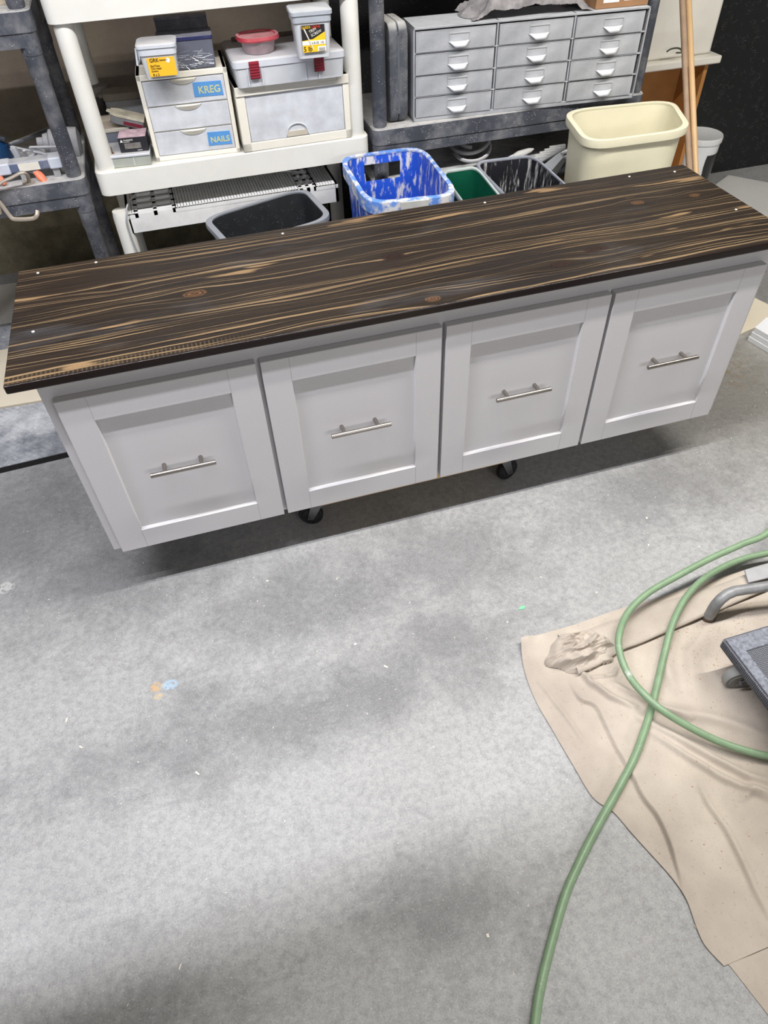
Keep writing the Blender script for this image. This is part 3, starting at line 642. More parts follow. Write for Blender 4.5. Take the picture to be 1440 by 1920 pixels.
for a, b_ in (((22, 275), (36, 300)), ((22, 275), (62, 284)), ((62, 284), (108, 294)), ((36, 300), (108, 300)), ((45, 282), (52, 298)), ((66, 298), (92, 288)), ((50, 298), (70, 286)), ((56, 276), (105, 275)), ((56, 276), (80, 285))):
    m.tube([O(*a), O(*b_, .02)], .0055, 8, .7)
m.tube([O(24, 277), O(33, 292), O(33, 300)], .011, 8); p = O(36, 300); m.tube([p, (p.x, by, Zl)], .008, 8); p = O(106, 298, .02); m.tube([p, (p.x, p.y, Zl)], .008, 8)
m.build('lattice', M('dusty_white_plastic', (176, 178, 184), .6, dust=.7, dustc=(205, 204, 200)), br)
mt = thing('polisher', 'grey cylindrical dusty motor lying across the shelf behind the dark post', 'power tool', (0, 0, 0))
p0 = ony(70, 268, 1.33); p1 = ony(152, 268, 1.33); ax = (p1-p0); 
def axl(mb, prof, P, A, n=28):
    A = A.normalized(); q = A.cross(Vector((0, 0, 1))).normalized(); w_ = q.cross(A)
    return mb.loft([[P+A*t+q*math.cos(2*PI*k/n)*r+w_*math.sin(2*PI*k/n)*r for k in range(n)] for t, r in prof])
L = ax.length
m = MB(); axl(m, [(0, .012), (.0, .016), (.018, .017), (.02, .026), (.035, .030), (.04, .040), (L*.62, .042), (L*.64, .039), (L*.68, .047), (L*.94, .047), (L, .030)], p0, ax); m.build('motor_body', M('dusty_motor_grey', (142, 142, 146), .6, dust=.5, spot=.8, var=.15), mt)
MB().box((p0.x+p1.x)/2-.03, (p0.x+p1.x)/2+.03, 1.31, 1.36, Zl, p0.z-.02).build('grip', M('dusty_dark_grip', (84, 84, 88), .6), mt, bevel=.006)
rd = thing('steel_rod', 'thin dark steel rod leaning across the shelf towards the post', 'rod', (0, 0, 0))
q0, q1 = ony(18, 272, 1.38), ony(112, 234, 1.50); MB().tube([q0, q1], .007, 10).build('rod_shaft', M('dark_dusty_rod', (78, 80, 86), .5, dust=.5), rd)
bl = thing('hand_tool', 'dark blue rounded tool with grey handle at the far left edge', 'tool', (0, 0, 0))
q = ony(-2, 292, 1.32); m = MB(); m.lathe([(.001, -.05), (.035, -.045), (.045, -.01), (.04, .03), (.02, .045), (.001, .048)], q); m.build('blue_body', M('dark_blue_plastic', (22, 60, 98), .35), bl)
MB().tube([q+Vector((-.03, 0, .03)), q+Vector((.01, 0, .055)), q+Vector((.04, -.01, .045))], .010, 10).build('handle', M('charcoal_handle', (50, 54, 62), .5), bl)
def spring_clamp(label, u0, v0, u1, v1, y, grp='orange spring clamps'):
    k = thing('spring_clamp', label, 'clamp', (0, 0, 0), 0, None)
    a, b_ = ony(u0, v0, y), ony(u1, v1, y-.02); m = MB(); m.tube([a, a.lerp(b_, .5), b_], [.012, .014, .007], 10, .6); m.build('orange_jaw_tip', M('orange_plastic', (232, 110, 62), .45, dust=.35), k)
    m = MB(); m.tube([a+Vector((-.05, .05, -.012)), a+Vector((-.02, .02, .0)), a], .008, 8); m.build('handle', M('dusty_clamp_grey', (170, 168, 166), .6, dust=.6), k)
spring_clamp('orange tipped spring clamp pointing forward, right of the beige C clamp', 68, 322, 87, 343, 1.14)
spring_clamp('orange tipped spring clamp at the far left, under the striped tool', -12, 326, 10, 345, 1.14)
cc = thing('locking_clamp', 'beige metal locking C clamp gripping the front of left shelf', 'clamp', (0, 0, 0))
beige = M('worn_beige_metal', (176, 164, 150), .45, .3, dust=.3, var=.15)
Y1 = 1.075
up_ = [ony(-14, 362, Y1), ony(2, 343, Y1), ony(22, 333, Y1), ony(40, 324, Y1), ony(50, 327, Y1+.01), ony(54, 338, Y1+.03), ony(56, 350, Y1+.04)]
m = MB(); m.tube(spline(up_, 5), .0065, 10, .7); m.build('upper_jaw', beige, cc)
MB().lathe([(.001, 0), (.018, 0), (.018, .004), (.010, .007), (.008, .012), (.001, .012)], (ony(57, 352, 1.118).x, 1.120, .7027)).build('swivel_pad', beige, cc)
m = MB(); m.tube(spline([ony(-8, 372, Y1), ony(3, 384, Y1), ony(18, 404, Y1), ony(28, 411, Y1), ony(60, 410, Y1+.02), ony(69, 404, Y1+.02), ony(70, 395, Y1+.03)], 5), .0065, 10, .7); m.build('lower_jaw', beige, cc)
MB().tube([ony(-16, 345, Y1), ony(-10, 372, Y1), ony(-4, 400, Y1)], .012, 10).build('body', beige, cc)

ct = thing('container', 'cream container on the upper shelf of the left charcoal unit', 'container', (ony(-14, 8, 1.22).x, 1.24, 1.1355))
MB().lathe([(.001, 0), (.055, 0), (.057, .004), (.057, .11), (.05, .115), (.001, .115)]).build('container_body', M('cream_container', (214, 200, 178), .5), ct)
# ------------------------------------------------------------------ bins behind the console
def bin_(name, label, rim_px, zr, taper, m_out, m_rim, rw=.010, rh=.014, rr=.22, zb=0., cuts=None, part='body', m_in=None):
    cs = [vert3(onz(u, v, zr), 0) for u, v in rim_px] if len(rim_px[0]) == 2 and rim_px[0][0] > 10 else [Vector((x, y, 0)) for x, y in rim_px]
    ctr = sum(cs, Vector())/4; t = thing(name, label, 'bin', (ctr.x, ctr.y, zb)); lc = [c-ctr for c in cs]; h = zr-zb
    def ring(off, z, sc=1.):
        out = []
        for p in lc:
            l = p.length; out.append(p*sc*(1-off*1.4/l))
        r = rquad(out, rr); return [Vector((a.x, a.y, z)) for a in r]
    sc = lambda z: taper+(1-taper)*z/h
    m = MB(); rings = [ring(rw+.02, 0, taper), ring(rw, .004, taper), ring(rw, h*.5, sc(h*.5)), ring(rw, h-rh*.6, sc(h-rh)), ring(rw*1.0, h-.003, 1.), ring(rw+.003, h-.003, 1), ring(rw+.003, h*.5, sc(h*.5)), ring(rw+.003, .008, taper), ring(rw+.03, .006, taper)]
    m.loft(rings); body = m.build(part, m_out, t, angle=40, boxes=cuts(lc, h) if cuts else None)
    m = MB(); rings2 = [ring(rw+.004, h-.004), ring(rw+.0045, h+.001), ring(rw*.6, h+.003), ring(0.001, h+.001), ring(0, h-rh*.5), ring(0.001, h-rh), ring(.003, h-rh), ring(.003, h-.004)]
    m.loft(rings2+[rings2[0]], False, False); rim = m.build('rim', m_rim, t, angle=50)
    return t, body, rim, lc, h

cream = M('cream_bin_plastic', (226, 220, 192), .4, var=.025, spot=.25)
bin_('waste_bin', 'tall cream rectangular wastebasket standing right of the black streaked bin', [(1052, 207), (1262, 186), (1301, 243), (1099, 270)], .725, .80, cream, cream, rw=.012, rh=.022, rr=.26)
bluep = M('splashed_blue_plastic', (38, 84, 196), .35, var=.1, streak=(6.5, .51, .10, (7, 7, 2.4)))
bluer = M('crusted_blue_rim', (96, 140, 214), .5, var=.2, streak=(22, .47, .10, (1, 1, 1)))
def blue_cuts(lc, h):
    b, a = lc[0], lc[1]; mid = (a+b)/2*.955; d = (a-b).normalized(); n = Vector((-d.y, d.x, 0)); q = MB()
    vs = [mid+d*sx*.062+n*sy*.04+Vector((0, 0, z)) for z in (h-.082, h-.030) for sx, sy in ((-1, -1), (1, -1), (1, 1), (-1, 1))]
    return q.add(vs, [(0, 3, 2, 1), (4, 5, 6, 7), (0, 1, 5, 4), (1, 2, 6, 5), (2, 3, 7, 6), (3, 0, 4, 7)])
t, body, rim, lc, h = bin_('recycling_bin', 'blue square bin splashed with white plaster, with cut-out grip', [(632, 294), (792, 273), (866, 367), (688, 385)], .68, .78, bluep, bluer, rw=.014, rh=.036, rr=.24, cuts=blue_cuts)
greyl = M('worn_grey_grip', (188, 188, 182), .6, var=.15)
for a, b_, zc, off, hh in ((lc[3], lc[2], h-.016, .0, .020), (lc[0], lc[1], h-.012, .028, .012)):
    d = (b_-a).normalized(); n = Vector((d.y, -d.x, 0)); mid = (a+b_)/2
    if off: n = -n; mid = mid*.93
    q = MB(); k = .042 if not off else .062
    cen = mid+n*(.001 if not off else -.001)
    vs = [cen+d*sx*k+n*sy*(.003 if not off else .004)+Vector((0, 0, zc+z)) for z in (-hh*.8, hh*.8) for sx, sy in ((-1, -1), (1, -1), (1, 1), (-1, 1))]
    q.add(vs, [(0, 3, 2, 1), (4, 5, 6, 7), (0, 1, 5, 4), (1, 2, 6, 5), (2, 3, 7, 6), (3, 0, 4, 7)]); tag(q.build('grip_label', greyl, t, bevel=.001), 'worn pale grey grip patch')
green = M('green_bin_plastic', (14, 84, 62), .35, var=.15, streak=(3, .68, .2, (8, 8, 1.5)))
white_rim = M('plaster_crusted_rim', (186, 196, 192), .6, var=.15)
g1, g2 = onz(893, 310, .60), onz(957, 388, .60)
bin_('waste_bin', 'dark green bin with white crusted rim between the blue and black bins', [(g1.x-.135, g1.y), (g1.x, g1.y), (g2.x, g2.y), (g2.x-.135, g2.y)], .60, .82, green, white_rim, rw=.010, rh=.012, rr=.2)
blackp = M('streaked_black_plastic', (30, 31, 36), .45, var=.2, streak=(6.5, .52, .14, (9, 9, 1.3)))
bin_('waste_bin', 'black bin streaked white inside, between the green and cream bins', [(884, 303), (1000, 289), (1098, 378), (978, 400)], .60, .82, blackp, M('whitened_black_rim', (150, 153, 162), .5, var=.25), rw=.008, rh=.012, rr=.2)
bin_('waste_bin', 'large black bin with grey rim under the white shelving unit', [(376, 410), (572, 350), (628, 408), (428, 466)], .585, .80, M('dusty_black_plastic', (34, 36, 39), .6, var=.3, spot=.3, streak=(5, .62, .3, (2, 2, 1))), M('grey_bin_rim', (134, 137, 143), .45, var=.06), rw=.012, rh=.016, rr=.22)

# ------------------------------------------------------------------ clutter on the lowest charcoal shelf
tubeg = M('dusty_grey_tube', (165, 166, 168), .6, dust=.9, dustc=(214, 214, 214))
pts = []
for k in range(60):
    a = -2.6+k*.23; s = 1+.12*math.sin(k*.31); pts.append(onz(884+36*s*math.cos(a), 276-25*s*math.sin(a)-(k*.12), .566)+Vector((0, .0, .0005*k)))
o = MB().tube(spline(pts, 3), .006, 8).build('coiled_tube', tubeg); tag(o, 'coiled grey tube lying on the dusty lowest shelf behind green bin', 'tube')
jt = thing('hand_tool', 'pale dusty pointed hand tool beside the coiled tube', 'tool', (0, 0, 0))
a, b_ = onz(962, 294, .56), onz(1000, 279, .57); MB().tube([a, a.lerp(b_, .35), a.lerp(b_, .8), b_], [.010, .018, .013, .004], 10, .6).build('blade_body', M('pale_dust', (182, 182, 180), .7, dust=.8), jt)
MB().cyl(a+Vector((-.03, 0, -.01)), a, .008).build('shank', tubeg, jt)
rk = thing('clamp_rack', 'grey bar with white cross plates on the lowest shelf', 'rack', (0, 0, 0))
a, b_ = onz(1012, 302, .552), onz(1058, 276, .58); m = MB(); m.tube([a, b_], .009, 8); m.tube([a+Vector((.01, -.01, -.03)), b_+Vector((.01, -.01, -.03))], .006, 8); m.build('bar', tubeg, rk)
for k in range(5):
    p = a.lerp(b_, .1+.2*k); MB().box(p.x-.05, p.x+.012, p.y-.006, p.y+.006, p.z-.004, p.z+.014).build('cross_plate', M('white_dusty_plate', (198, 198, 196), .6, dust=.7), rk, bevel=.002)
nz = thing('nozzle', 'pale grey tapered square nozzle next to the cream bin', 'nozzle', (0, 0, 0)); c0 = onz(1046, 322, .50)
m = MB(); a, b_ = onz(1032, 318, .53), onz(1056, 292, .58); m.tube([a, b_], [.030, .018], 4); m.build('nozzle_body', M('pale_grey_plastic', (150, 153, 156), .5, dust=.6), nz)
MB().cyl((a.x, a.y, .0), (a.x, a.y, .52), .008).build('pipe', tubeg, nz)
ds = thing('disc', 'brown round disc standing in shade behind the pointed tool', 'disc', (0, 0, 0)); p = ony(955, 276, 1.32); p.z = .612
MB().cyl((p.x, 1.33, p.z), (p.x+.005, 1.345, p.z), .05).build('disc_body', M('brown_fibre', (110, 72, 40), .8), ds)

# ------------------------------------------------------------------ right background
wc = thing('wooden_cubby', 'open orange brown wooden cubby with dirty cream top ledge and panel', 'cabinet', (0, 0, 0))
x0, x1, yf, yb_, zt = 2.12, 2.685, 1.60, 2.05, .672
w1 = M('orange_plywood', (176, 122, 66), .55, var=.1, bump=.2); creamp = M('grimy_cream_paint', (226, 222, 211), .5, var=.08, streak=None, spot=.2, vs=5)
m = MB(); m.box(x0, x0+.018, yf, yb_, 0, zt-.03); m.box(x1-.018, x1, yf, yb_, 0, zt-.03); m.box(x0, x1, yf+.16, yf+.175, 0, zt-.03); m.box(x0, x1, yf, yb_, 0, .08)
m.build('plywood_body', w1, wc, bevel=.001)
MB().box(x0-.02, x1+.035, yf-.03, yb_, zt-.03, zt).build('top_ledge', creamp, wc, bevel=.006)
m = MB(); m.box(x0, x1+.002, yf+.01, yb_, zt, 1.75); m.build('cream_panel', creamp, wc, bevel=.012, seg=4)
MB().tube(spline([ony(1250, 97, yf-.03), ony(1258, 92, yf-.04), ony(1268, 90, yf-.04), ony(1276, 92, yf-.04), ony(1278, 98, yf-.035), ony(1268, 99, yf-.035)], 4), .0035, 6).build('wire_loop', M('dark_wire', (70, 74, 62), .6), wc)
bp = MB().box(2.72, 4.6, 1.93, 1.96, .0, 2.3).build('black_panel', M('black_board', (26, 27, 29), .45, var=.2, vs=3, streak=(26, .80, .03, (1, 1, .35)), spot=.5), bevel=.002); tag(bp, 'tall black board speckled with dust, leaning at the back right corner', 'board')
shade_sheet = MB().box(1.02, 2.10, 1.90, 1.93, .0, 1.9).build('black_panel', bp.data.materials[0], bevel=.002); tag(shade_sheet, 'black sheet added for the shade behind the grey metal drawer cabinet', 'board')  # dark sheet standing in for the shade behind the metal cabinet
def pole(label, m_, u0, v0, u1, v1, r=.0104, dy=0):
    a = ony(u1, v1, 1.04+dy); b_ = ony(u0, v0, 1.42+dy); d = (b_-a); a0 = a-d*(a.z/d.z); b1 = b_+d*.5
    k = thing('broom_handle', label, 'broom handle', tuple(a0)); q = MB(); q.lathe([(.001, 0), (.011, 0), (r, .004), (r, (b1-a0).length-.01), (r*.7, (b1-a0).length)], n=20)
    o = q.build('shaft', m_, k); o.rotation_mode = 'QUATERNION'; o.rotation_quaternion = Vector((0, 0, 1)).rotation_difference(d.normalized()); return k
pole('worn grey brown wooden broom handle, the left one beside cream bin', M('weathered_wood', (168, 142, 118), .7, var=.2, streak=(20, .62, .1, (1, 1, .3))), 1279, 0, 1292, 325)
pole('smooth tan wooden broom handle, the right one beside cream bin', M('tan_wood', (212, 176, 130), .45, var=.05), 1291, 0, 1304.5, 325, .0112, dy=-.006)
# white pail
q = onz(1300, 352, 0); pl = thing('plastic_pail', 'white plastic pail with black curved label behind the broom handles', 'pail', (2.80, 1.66, 0), math.radians(-25)); pl.scale = (.68, .68, 1.0)
m = MB(); m.lathe([(.001, 0), (.112, 0), (.118, .006), (.135, .30), (.14, .30), (.14, .315), (.136, .318)], n=40); m.build('pail_body', M('glossy_white', (226, 228, 230), .25, var=.02), pl)
m = MB(); m.lathe([(.142, .300), (.144, .318), (.140, .326), (.120, .322), (.001, .318)], n=40); m.build('lid', M('white_lid', (220, 221, 220), .35, var=.03), pl)
m = MB(); vs_, fs = [], []
for j in range(9):
    for i in range(15):
        a = math.radians(-72+i*5.2); z = .04+j*.027; r = .1195+.0165*z/.3+.0008
        zz = z if not (i == 0) else z; vs_.append((r*math.cos(a+.02*math.sin(j*1.7)*(i == 0)), r*math.sin(a), zz))
fs = [(j*15+i, j*15+i+1, (j+1)*15+i+1, (j+1)*15+i) for j in range(8) for i in range(14)]
m.add(vs_, fs).build('black_label', M('glossy_black_label', (26, 27, 32), .2), pl)
tx = text('lettering', 'TOMC', .055, M('crimson_ink', (176, 22, 40), .5), pl, (-.118, -.092, .085), (PI/2, 0, math.radians(-32)), bold=.002)
def slab_poly(name, label, cat, pts, z0, z1, mt, **k):
    o = MB().prism([(p[0], p[1]) for p in pts], z0, z1).build(name, mt, smooth=False, bevel=.001); return tag(o, label, cat, **k)
board = M('white_hardboard', (212, 211, 206), .6, var=.05, vs=4, spot=.2)
creamb = M('cream_hardboard', (216, 206, 186), .6, var=.05, vs=4, spot=.3)
a = onz(1340, 347, .012); b_ = onz(1366, 328, .012); c_ = onz(1440, 342, .012)
e = (c_-b_); slab_poly('floor_board', 'white sheet on the floor behind the right end of the console', 'board', [a, b_, c_+e*.9, (3.2, .75), (2.55, 1.2)], 0, .012, board)
p1, p2, p3 = onz(1415, 558, .008), onz(1446, 573, .008), onz(1388, 626, .008)
p4 = onz(1412, 615.5, .008); d = (p4-p3); slab_poly('floor_board', 'cream sheet on the floor beyond the right side of the console', 'board', [p3-d*2, p3+d*4, p2+(p2-p1)*.5, p1-(p2-p1)*3.5], 0, .008, creamb)
wb = M('white_foam_board', (232, 234, 238), .55, var=.03, vs=8)
P = onz(1411, 613, .06); d1 = (onz(1440, 630, .06)-P).normalized()*.5; d2 = (onz(1433, 594, .06)-P)
for k in range(3):
    z = k*.02; o_ = Vector((.004*k, -.002*k, 0))
    slab_poly('foam_board', ('bottom', 'middle', 'top')[k]+' one of three white boards stacked on the floor at right edge', 'board', [P+o_, P+d1+o_, P+d1+d2*2.2+o_, P+d2+o_], z+.0005, z+.0195, wb, group='white boards stacked at the right edge')
slab_poly('floor_board', 'white board lying on the floor along the back wall at left', 'board', [(-1.2, 1.60), (.02, 1.58), (.02, 1.93), (-1.2, 1.96)], 0, .02, board)
tread = mat_plate()
def mat(label, pts):
    t = thing('tread_mat', label, 'mat', (0, 0, 0)); MB().prism(pts, 0, .020).build('rubber_base', M('mat_rubber', (18, 18, 19), .7), t, smooth=False)
    c = sum((Vector((x, y, 0)) for x, y in pts), Vector())/4
    MB().prism([(c.x+(x-c.x)*.985, c.y+(y-c.y)*.985) for x, y in pts], .020, .022).build('tread_surface', tread, t, smooth=False)
mat('dusty diamond tread mat strip between the white and cream floor boards', [(-1.3, 1.39), (0, 1.37), (0, 1.57), (-1.3, 1.59)])
slab_poly('floor_board', 'cream board on the floor left of the console, beyond the wide tread mat', 'board', [(-1.3, 1.03), (.0, .965), (.0, 1.375), (-1.3, 1.385)], 0, .022, creamb)
mat('wide dusty diamond tread mat on the floor left of the console', [(-1.3, .60), (-.05, .655), (-.05, .955), (-1.3, 1.02)])

# ------------------------------------------------------------------ drop cloth
canvas = mat_canvas()
def W2(l, z=0): return [onz(u, v, z) for u, v in l]
bound = W2([(975, 1203), (983, 1255), (1003, 1310), (1037, 1370), (1075, 1435), (1112, 1495), (1150, 1522), (1185, 1562), (1225, 1606), (1262, 1648), (1288, 1688), (1305, 1735), (1322, 1772), (1358, 1811)], .004)
bl_ = spline(bound, 6)
folds = [(W2([(1080, 1252), (1105, 1285), (1140, 1312), (1185, 1330)]), .010, .013), (W2([(1150, 1288), (1195, 1312), (1240, 1335), (1290, 1352)]), .010, .011),
         (W2([(1195, 1350), (1260, 1385), (1330, 1425), (1400, 1460), (1440, 1470)]), .014, .014), (W2([(1215, 1375), (1290, 1425), (1350, 1462), (1440, 1500)]), .012, .011),
         (W2([(1310, 1478), (1325, 1510), (1360, 1560), (1385, 1610), (1410, 1665), (1440, 1720)]), .010, .008), (W2([(1225, 1330), (1330, 1352), (1440, 1385)]), .020, .012),
         (W2([(1390, 1500), (1410, 1482), (1440, 1492)]), .012, .010), (W2([(1260, 1210), (1245, 1250), (1262, 1300)]), .02, .010), (W2([(1330, 1180), (1290, 1230), (1300, 1300)]), .03, .012),
         (W2([(1100, 1275), (1150, 1270), (1160, 1250)]), .006, .008), (W2([(1010, 1280), (1060, 1345), (1100, 1400)]), .008, .004)]
step = spline(W2([(1062, 1278), (1072, 1300), (1088, 1320), (1112, 1330), (1128, 1360), (1150, 1405), (1175, 1450), (1198, 1498), (1224, 1532), (1244, 1572), (1258, 1615), (1280, 1690)]), 4)
def segd(p, pl):
    best = 9; side = 0
    for i in range(len(pl)-1):
        a, b = pl[i], pl[i+1]; ax, ay = b.x-a.x, b.y-a.y; t = max(0, min(1, ((p[0]-a.x)*ax+(p[1]-a.y)*ay)/(ax*ax+ay*ay+1e-12)))
        dx, dy = p[0]-a.x-ax*t, p[1]-a.y-ay*t; dd = math.hypot(dx, dy)
        if dd < best: best = dd; side = 1 if ax*dy-ay*dx > 0 else -1; tt = (i+t)/(len(pl)-1)
    return best, side, tt
def cz(x, y):
    z = .005+.004*noise.noise((x*7, y*7, 1))+.002*noise.noise((x*22, y*22, 3))
    for pl, wd, h in folds:
        d, s, t = segd((x, y), pl); e = math.sin(PI*min(1, max(0, t*.9+.05)))**.5
        dd = d*s; w_ = wd if dd > 0 else wd*.6
        z += 1.35*h*e*math.exp(-(dd/w_)**2)
    d, s, t = segd((x, y), step); dd = d*s
    e = min(1, t*6)*min(1, (1-t)*8) if 0 < t < 1 else 0
    if dd > 0: z += .014*e*math.exp(-dd/.05)*(1 if dd > .007 else (dd/.007)**2*(3-2*dd/.007))
    return max(.002, z)
vs_, fs = [], []; nj = len(bl_); ni = 280
for j, p in enumerate(bl_):
    pass
rows = []
nj = 420
def along(pl, t):
    f = t*(len(pl)-1); i = min(int(f), len(pl)-2); return pl[i].lerp(pl[i+1], f-i)
botr = onz(1440, 1789, .004)
for j in range(nj+1):
    t = j/nj; a = along(bl_, t); yr = -.44+(-1.235+.44)*t; r = Vector((2.1, yr+.02*(t > .9), 0)); rows.append((a, r))
for a, r in rows:
    for i in range(ni+1):
        s = (i/ni)**1.35; p = a.lerp(r, s); e = min(1, s*(r.x-a.x)/.02)
        lift = .018*math.exp(-(((a.y+.48)/.03)**2))*math.exp(-((p.x-.93)/.03)**2)
        vs_.append((p.x, p.y, .003+(cz(p.x, p.y)-.003)*(.25+.75*e)+lift))
fs = [(j*(ni+1)+i, (j+1)*(ni+1)+i, (j+1)*(ni+1)+i+1, j*(ni+1)+i+1) for j in range(nj) for i in range(ni)]
cloth = MB().add(vs_, fs)
# folded back band along the far edge
crease = spline(W2([(1085, 1262), (1130, 1240), (1165, 1218), (1200, 1205), (1262, 1178), (1330, 1150), (1440, 1103), (1520, 1070), (1640, 1030)], .02), 8)
back = spline(W2([(1045, 1190), (1090, 1183), (1140, 1165), (1175, 1155), (1240, 1128), (1320, 1105), (1440, 1060), (1520, 1030), (1640, 985)], .006), 8)
o0 = len(crease); vs_, fs = [], []
prof = [(0, .004), (.06, .012), (.25, .020), (.5, .022), (.75, .020), (.92, .022), (1.0, .018), (1.01, .014), (.97, .011), (.9, .010), (.7, .010)]
for k in range(o0):
    a, b = back[k], crease[k]
    for s, z in prof:
        p = a.lerp(b, s); n_ = noise.noise((p.x*14, p.y*14, 2)); vs_.append((p.x, p.y, z+.006*n_*min(1, s*3)+(.010*math.exp(-k/8.)*noise.noise((p.x*50, p.y*50, 0)))))
n = len(prof); fs = [(k*n+i, k*n+i+1, (k+1)*n+i+1, (k+1)*n+i) for k in range(o0-1) for i in range(n-1)]
cloth.add(vs_, fs)
# crumpled bunch at the far left corner
ctr = onz(1088, 1222, .01); N1 = 90; vs_, fs = [], []
ax = (onz(1150, 1205, .01)-onz(1030, 1240, .01)).normalized(); ay = Vector((-ax.y, ax.x, 0))
for j in range(N1+1):
    for i in range(N1+1):
        u, v = i/N1*2-1, j/N1*2-1; rr_ = math.sqrt(u*u+v*v)+.25*noise.noise((u*2, v*2, 7)); env = max(0, 1-max(0, rr_)**2.2)
        q = Vector((u*1.2+.5*v, v*1.9-.6*u, 4.2)); rd_ = 1-abs(noise.noise(q))*2.6; rd2 = 1-abs(noise.noise(q*2.4+Vector((3, 1, 0))))*2.2
        z = .002+env**.6*(.022+.026*max(0, rd_)+.010*max(0, rd2))
        p = ctr+ax*(u*.098)+ay*(v*.054)+ay*(-.010*env*max(0, rd_)); vs_.append((p.x, p.y, z))
fs = []
for j in range(N1):
    for i in range(N1):
        u, v = (i+.5)/N1*2-1, (j+.5)/N1*2-1
        if math.sqrt(u*u+v*v)+.25*noise.noise((u*2, v*2, 7)) < .99: fs.append((j*(N1+1)+i, j*(N1+1)+i+1, (j+1)*(N1+1)+i+1, (j+1)*(N1+1)+i))
cloth.add(vs_, fs)
# lower layer showing below the flap
lp = W2([(1300, 1735), (1372, 1815), (1450, 1915), (1520, 2010)], .002)
cloth.add([(p.x, p.y, .0015) for p in lp]+[(2.1, -1.6, .0015), (2.1, -1.0, .0015)], [tuple(range(6))])
cl = cloth.build('drop_cloth', canvas, angle=80); tag(cl, 'beige canvas drop cloth with creases and a bunched corner on the floor', 'drop cloth')

# ------------------------------------------------------------------ hose
hp = [(1000, 1990, .010), (1003, 1920, .010), (1018, 1830, .010), (1056, 1690, .010), (1085, 1620, .010), (1120, 1550, .012), (1160, 1478, .018), (1192, 1415, .022), (1218, 1340, .020), (1232, 1285, .022), (1246, 1225, .026), (1262, 1168, .038), (1290, 1115, .044), (1330, 1078, .044), (1385, 1051, .044), (1445, 1036, .044), (1560, 1015, .06)]
pts = [onz(u, v, z) for u, v, z in hp]
e0 = pts[-1]; top2 = [(1445, 994, .10), (1390, 1021, .09), (1330, 1048, .08), (1270, 1080, .07), (1215, 1112, .062), (1178, 1148, .055), (1161, 1190, .06), (1163, 1228, .052), (1180, 1268, .046), (1208, 1302, .048), (1245, 1334, .046), (1300, 1367, .034), (1350, 1391, .026), (1400, 1408, .024), (1450, 1419, .024), (1560, 1430, .02)]
q = [onz(u, v, z) for u, v, z in top2]
loop = [e0+Vector((.18, .02, .03)), e0+Vector((.30, .12, .08)), e0+Vector((.22, .22, .13)), q[0]+Vector((.18, .10, .02))]
o = MB().tube(spline(pts+loop+q, 8), .0088, 14).build('garden_hose', M('green_rubber_hose', (126, 152, 119), .42, var=.1, vs=30, spot=.35, streak=(22, .66, .12, (1, 1, 1))), angle=80); tag(o, 'green rubber air hose looping across the drop cloth and concrete', 'hose')

# ------------------------------------------------------------------ dolly and pipe leg
dl = thing('furniture_dolly', 'grey carpeted furniture dolly on swivel casters at the right edge', 'dolly', (1.335, -.70, 0))
carpet = mat_carpet()
m = MB(); m.loft([rrect(-.004, .60, -.52, .010, .006, .098), rrect(-.008, .604, -.524, .014, .008, .104), rrect(-.008, .604, -.524, .014, .008, .126), rrect(-.002, .598, -.518, .008, .008, .131)]); m.build('carpeted_deck', carpet, dl)
m = MB(); m.box(.0, .56, -.032, .008, .1305, .1345); m.box(-.004, .022, -.48, .008, .1300, .1350); tag(m.build('carpet_border', M('pale_carpet_edge', (128, 131, 140), .95, var=.35, vs=120, bump=1), dl, bevel=.002), 'pale frayed carpet border')
grey_w = M('grey_rubber_wheel', (140, 140, 138), .6, var=.15, dust=.5); gf = M('dull_steel_fork', (120, 120, 122), .5, .6)
for x, y, a in ((.062, -.055, 2.9), (.55, -.06, 1.), (.06, -.46, 2.), (.55, -.46, .5)): caster(x, y, a, r=.036, H=.099, par=dl, mats=(grey_w, gf))
pp = thing('bent_pipe_stand', 'dull grey bent steel pipe leg standing on the drop cloth', 'stand', (0, 0, 0))
f0 = onz(1327, 1160, .006); tz = .085; t0 = Vector((f0.x, f0.y, 0)); tr = onz(1440, 1099, tz+.012)
pts = [f0, f0+Vector((0, 0, .045)), f0+Vector((.003, 0, .064)), f0+Vector((.012, .002, .078)), f0+Vector((.028, .005, .087)), f0+Vector((.05, .006, .090)), tr, tr+(tr-(f0+Vector((.05, .006, .090))))*3]
MB().tube(pts, .0135, 18).build('pipe', M('dull_grey_pipe', (140, 141, 142), .5, .25, var=.2, vs=40, spot=.3), pp)
MB().lathe([(.001, 0), (.0150, 0), (.0150, .012), (.0138, .013)], (f0.x, f0.y, .004), 18).build('rusty_foot', M('rusty_foot', (96, 78, 66), .7, .3), pp)
g = W2([(1396, 1068), (1440, 1054), (1440, 1094), (1404, 1092)], .034); ex = [Vector((.35, .0, 0))]*2
MB().prism([(g[0].x, g[0].y), (g[1].x+.4, g[1].y), (g[2].x+.4, g[2].y), (g[3].x, g[3].y)], .028, .034).build('base_plate', M('grey_plate', (150, 152, 158), .6, dust=.4), pp, bevel=.002)
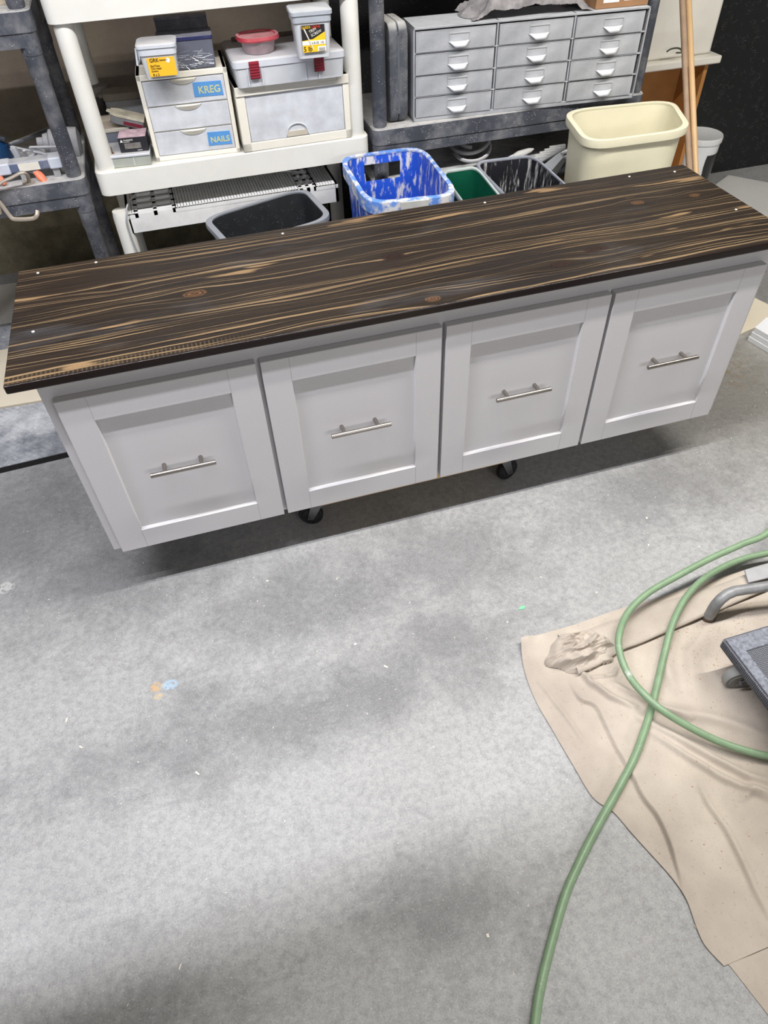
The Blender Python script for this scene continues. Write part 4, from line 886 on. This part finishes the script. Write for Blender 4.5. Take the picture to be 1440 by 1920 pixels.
# sawdust and chips
m = MB()
def chip(x, y, z, s):
    a = random.uniform(0, PI); l = s*random.uniform(.6, 2.2); w_ = s*random.uniform(.4, .9); dx, dy = math.cos(a), math.sin(a)
    c_ = [(x+dx*l*i-dy*w_*j, y+dy*l*i+dx*w_*j) for i, j in ((-1, -1), (1, -1), (.8, 1), (-.9, .8))]
    m.add([(p[0], p[1], z) for p in c_]+[(p[0], p[1], z+s*.5) for p in c_], [(0, 3, 2, 1), (4, 5, 6, 7), (0, 1, 5, 4), (1, 2, 6, 5), (2, 3, 7, 6), (3, 0, 4, 7)])
for k in range(1500):
    x, y = random.uniform(-.7, 2.6), random.uniform(-1.35, .65)
    if x > .9 and y < -.45: continue
    if random.random() < .3 or y > -.7: chip(x, y, .0002, random.choice((.0007, .0009, .0012)))
for k in range(26): chip(random.uniform(-.5, 2.2), random.uniform(-1.2, .3), .0002, .003)
o = m.build('wood_chips', M('pale_chips', (216, 210, 198), .8, var=.1), smooth=False); tag(o, 'tiny pale wood chips strewn over the concrete floor', 'wood chips', kind='stuff')
m = MB()
for k in range(900):
    if k % 2: x, y = random.gauss(1.44, .08), random.gauss(-.62, .10)
    else: x, y = random.uniform(.98, 1.75), random.uniform(-1.15, -.5)
    if x < .96 or y > -.49 or y < -1.2: continue
    chip(x, y, cz(x, y)+.0002, random.choice((.0005, .0007, .0010)))
o = m.build('sawdust', M('tan_sawdust', (176, 138, 100), .9, var=.3, vs=300), smooth=False); tag(o, 'tan sawdust scattered over the canvas drop cloth', 'sawdust', kind='stuff')
# green paint chip
p = onz(978, 1140, 0); o = MB().prism([(p.x-.012, p.y-.003), (p.x+.004, p.y-.006), (p.x+.013, p.y+.001), (p.x+.002, p.y+.006)], .0003, .002).build('plastic_scrap', M('mint_scrap', (130, 200, 160), .4), smooth=False); tag(o, 'small mint green scrap lying on the concrete left of the hose', 'scrap')

# unseen panels, added above and behind the viewpoint to shade the near floor
blocker = thing('shadow_blocker', 'unseen white panels added under the ceiling to cast the floor shadow', 'shadow blocker', (-1.2, -.522, 2.05))
for k in range(5): MB().box(-1.9, 1.62, -.53*(k+1)+.006, -.53*k, 0, .045).build('door_panel', shopwall, blocker, bevel=.004)
for x in (-1.92, 1.64):
    MB().box(x-.02, x+.02, -2.7, .0, -.02, .06).build('blocker_rail', galv, blocker)
    for y in (-2.4, -.3): MB().box(x-.012, x+.012, y-.012, y+.012, .05, .85).build('blocker_hanger', galv, blocker)
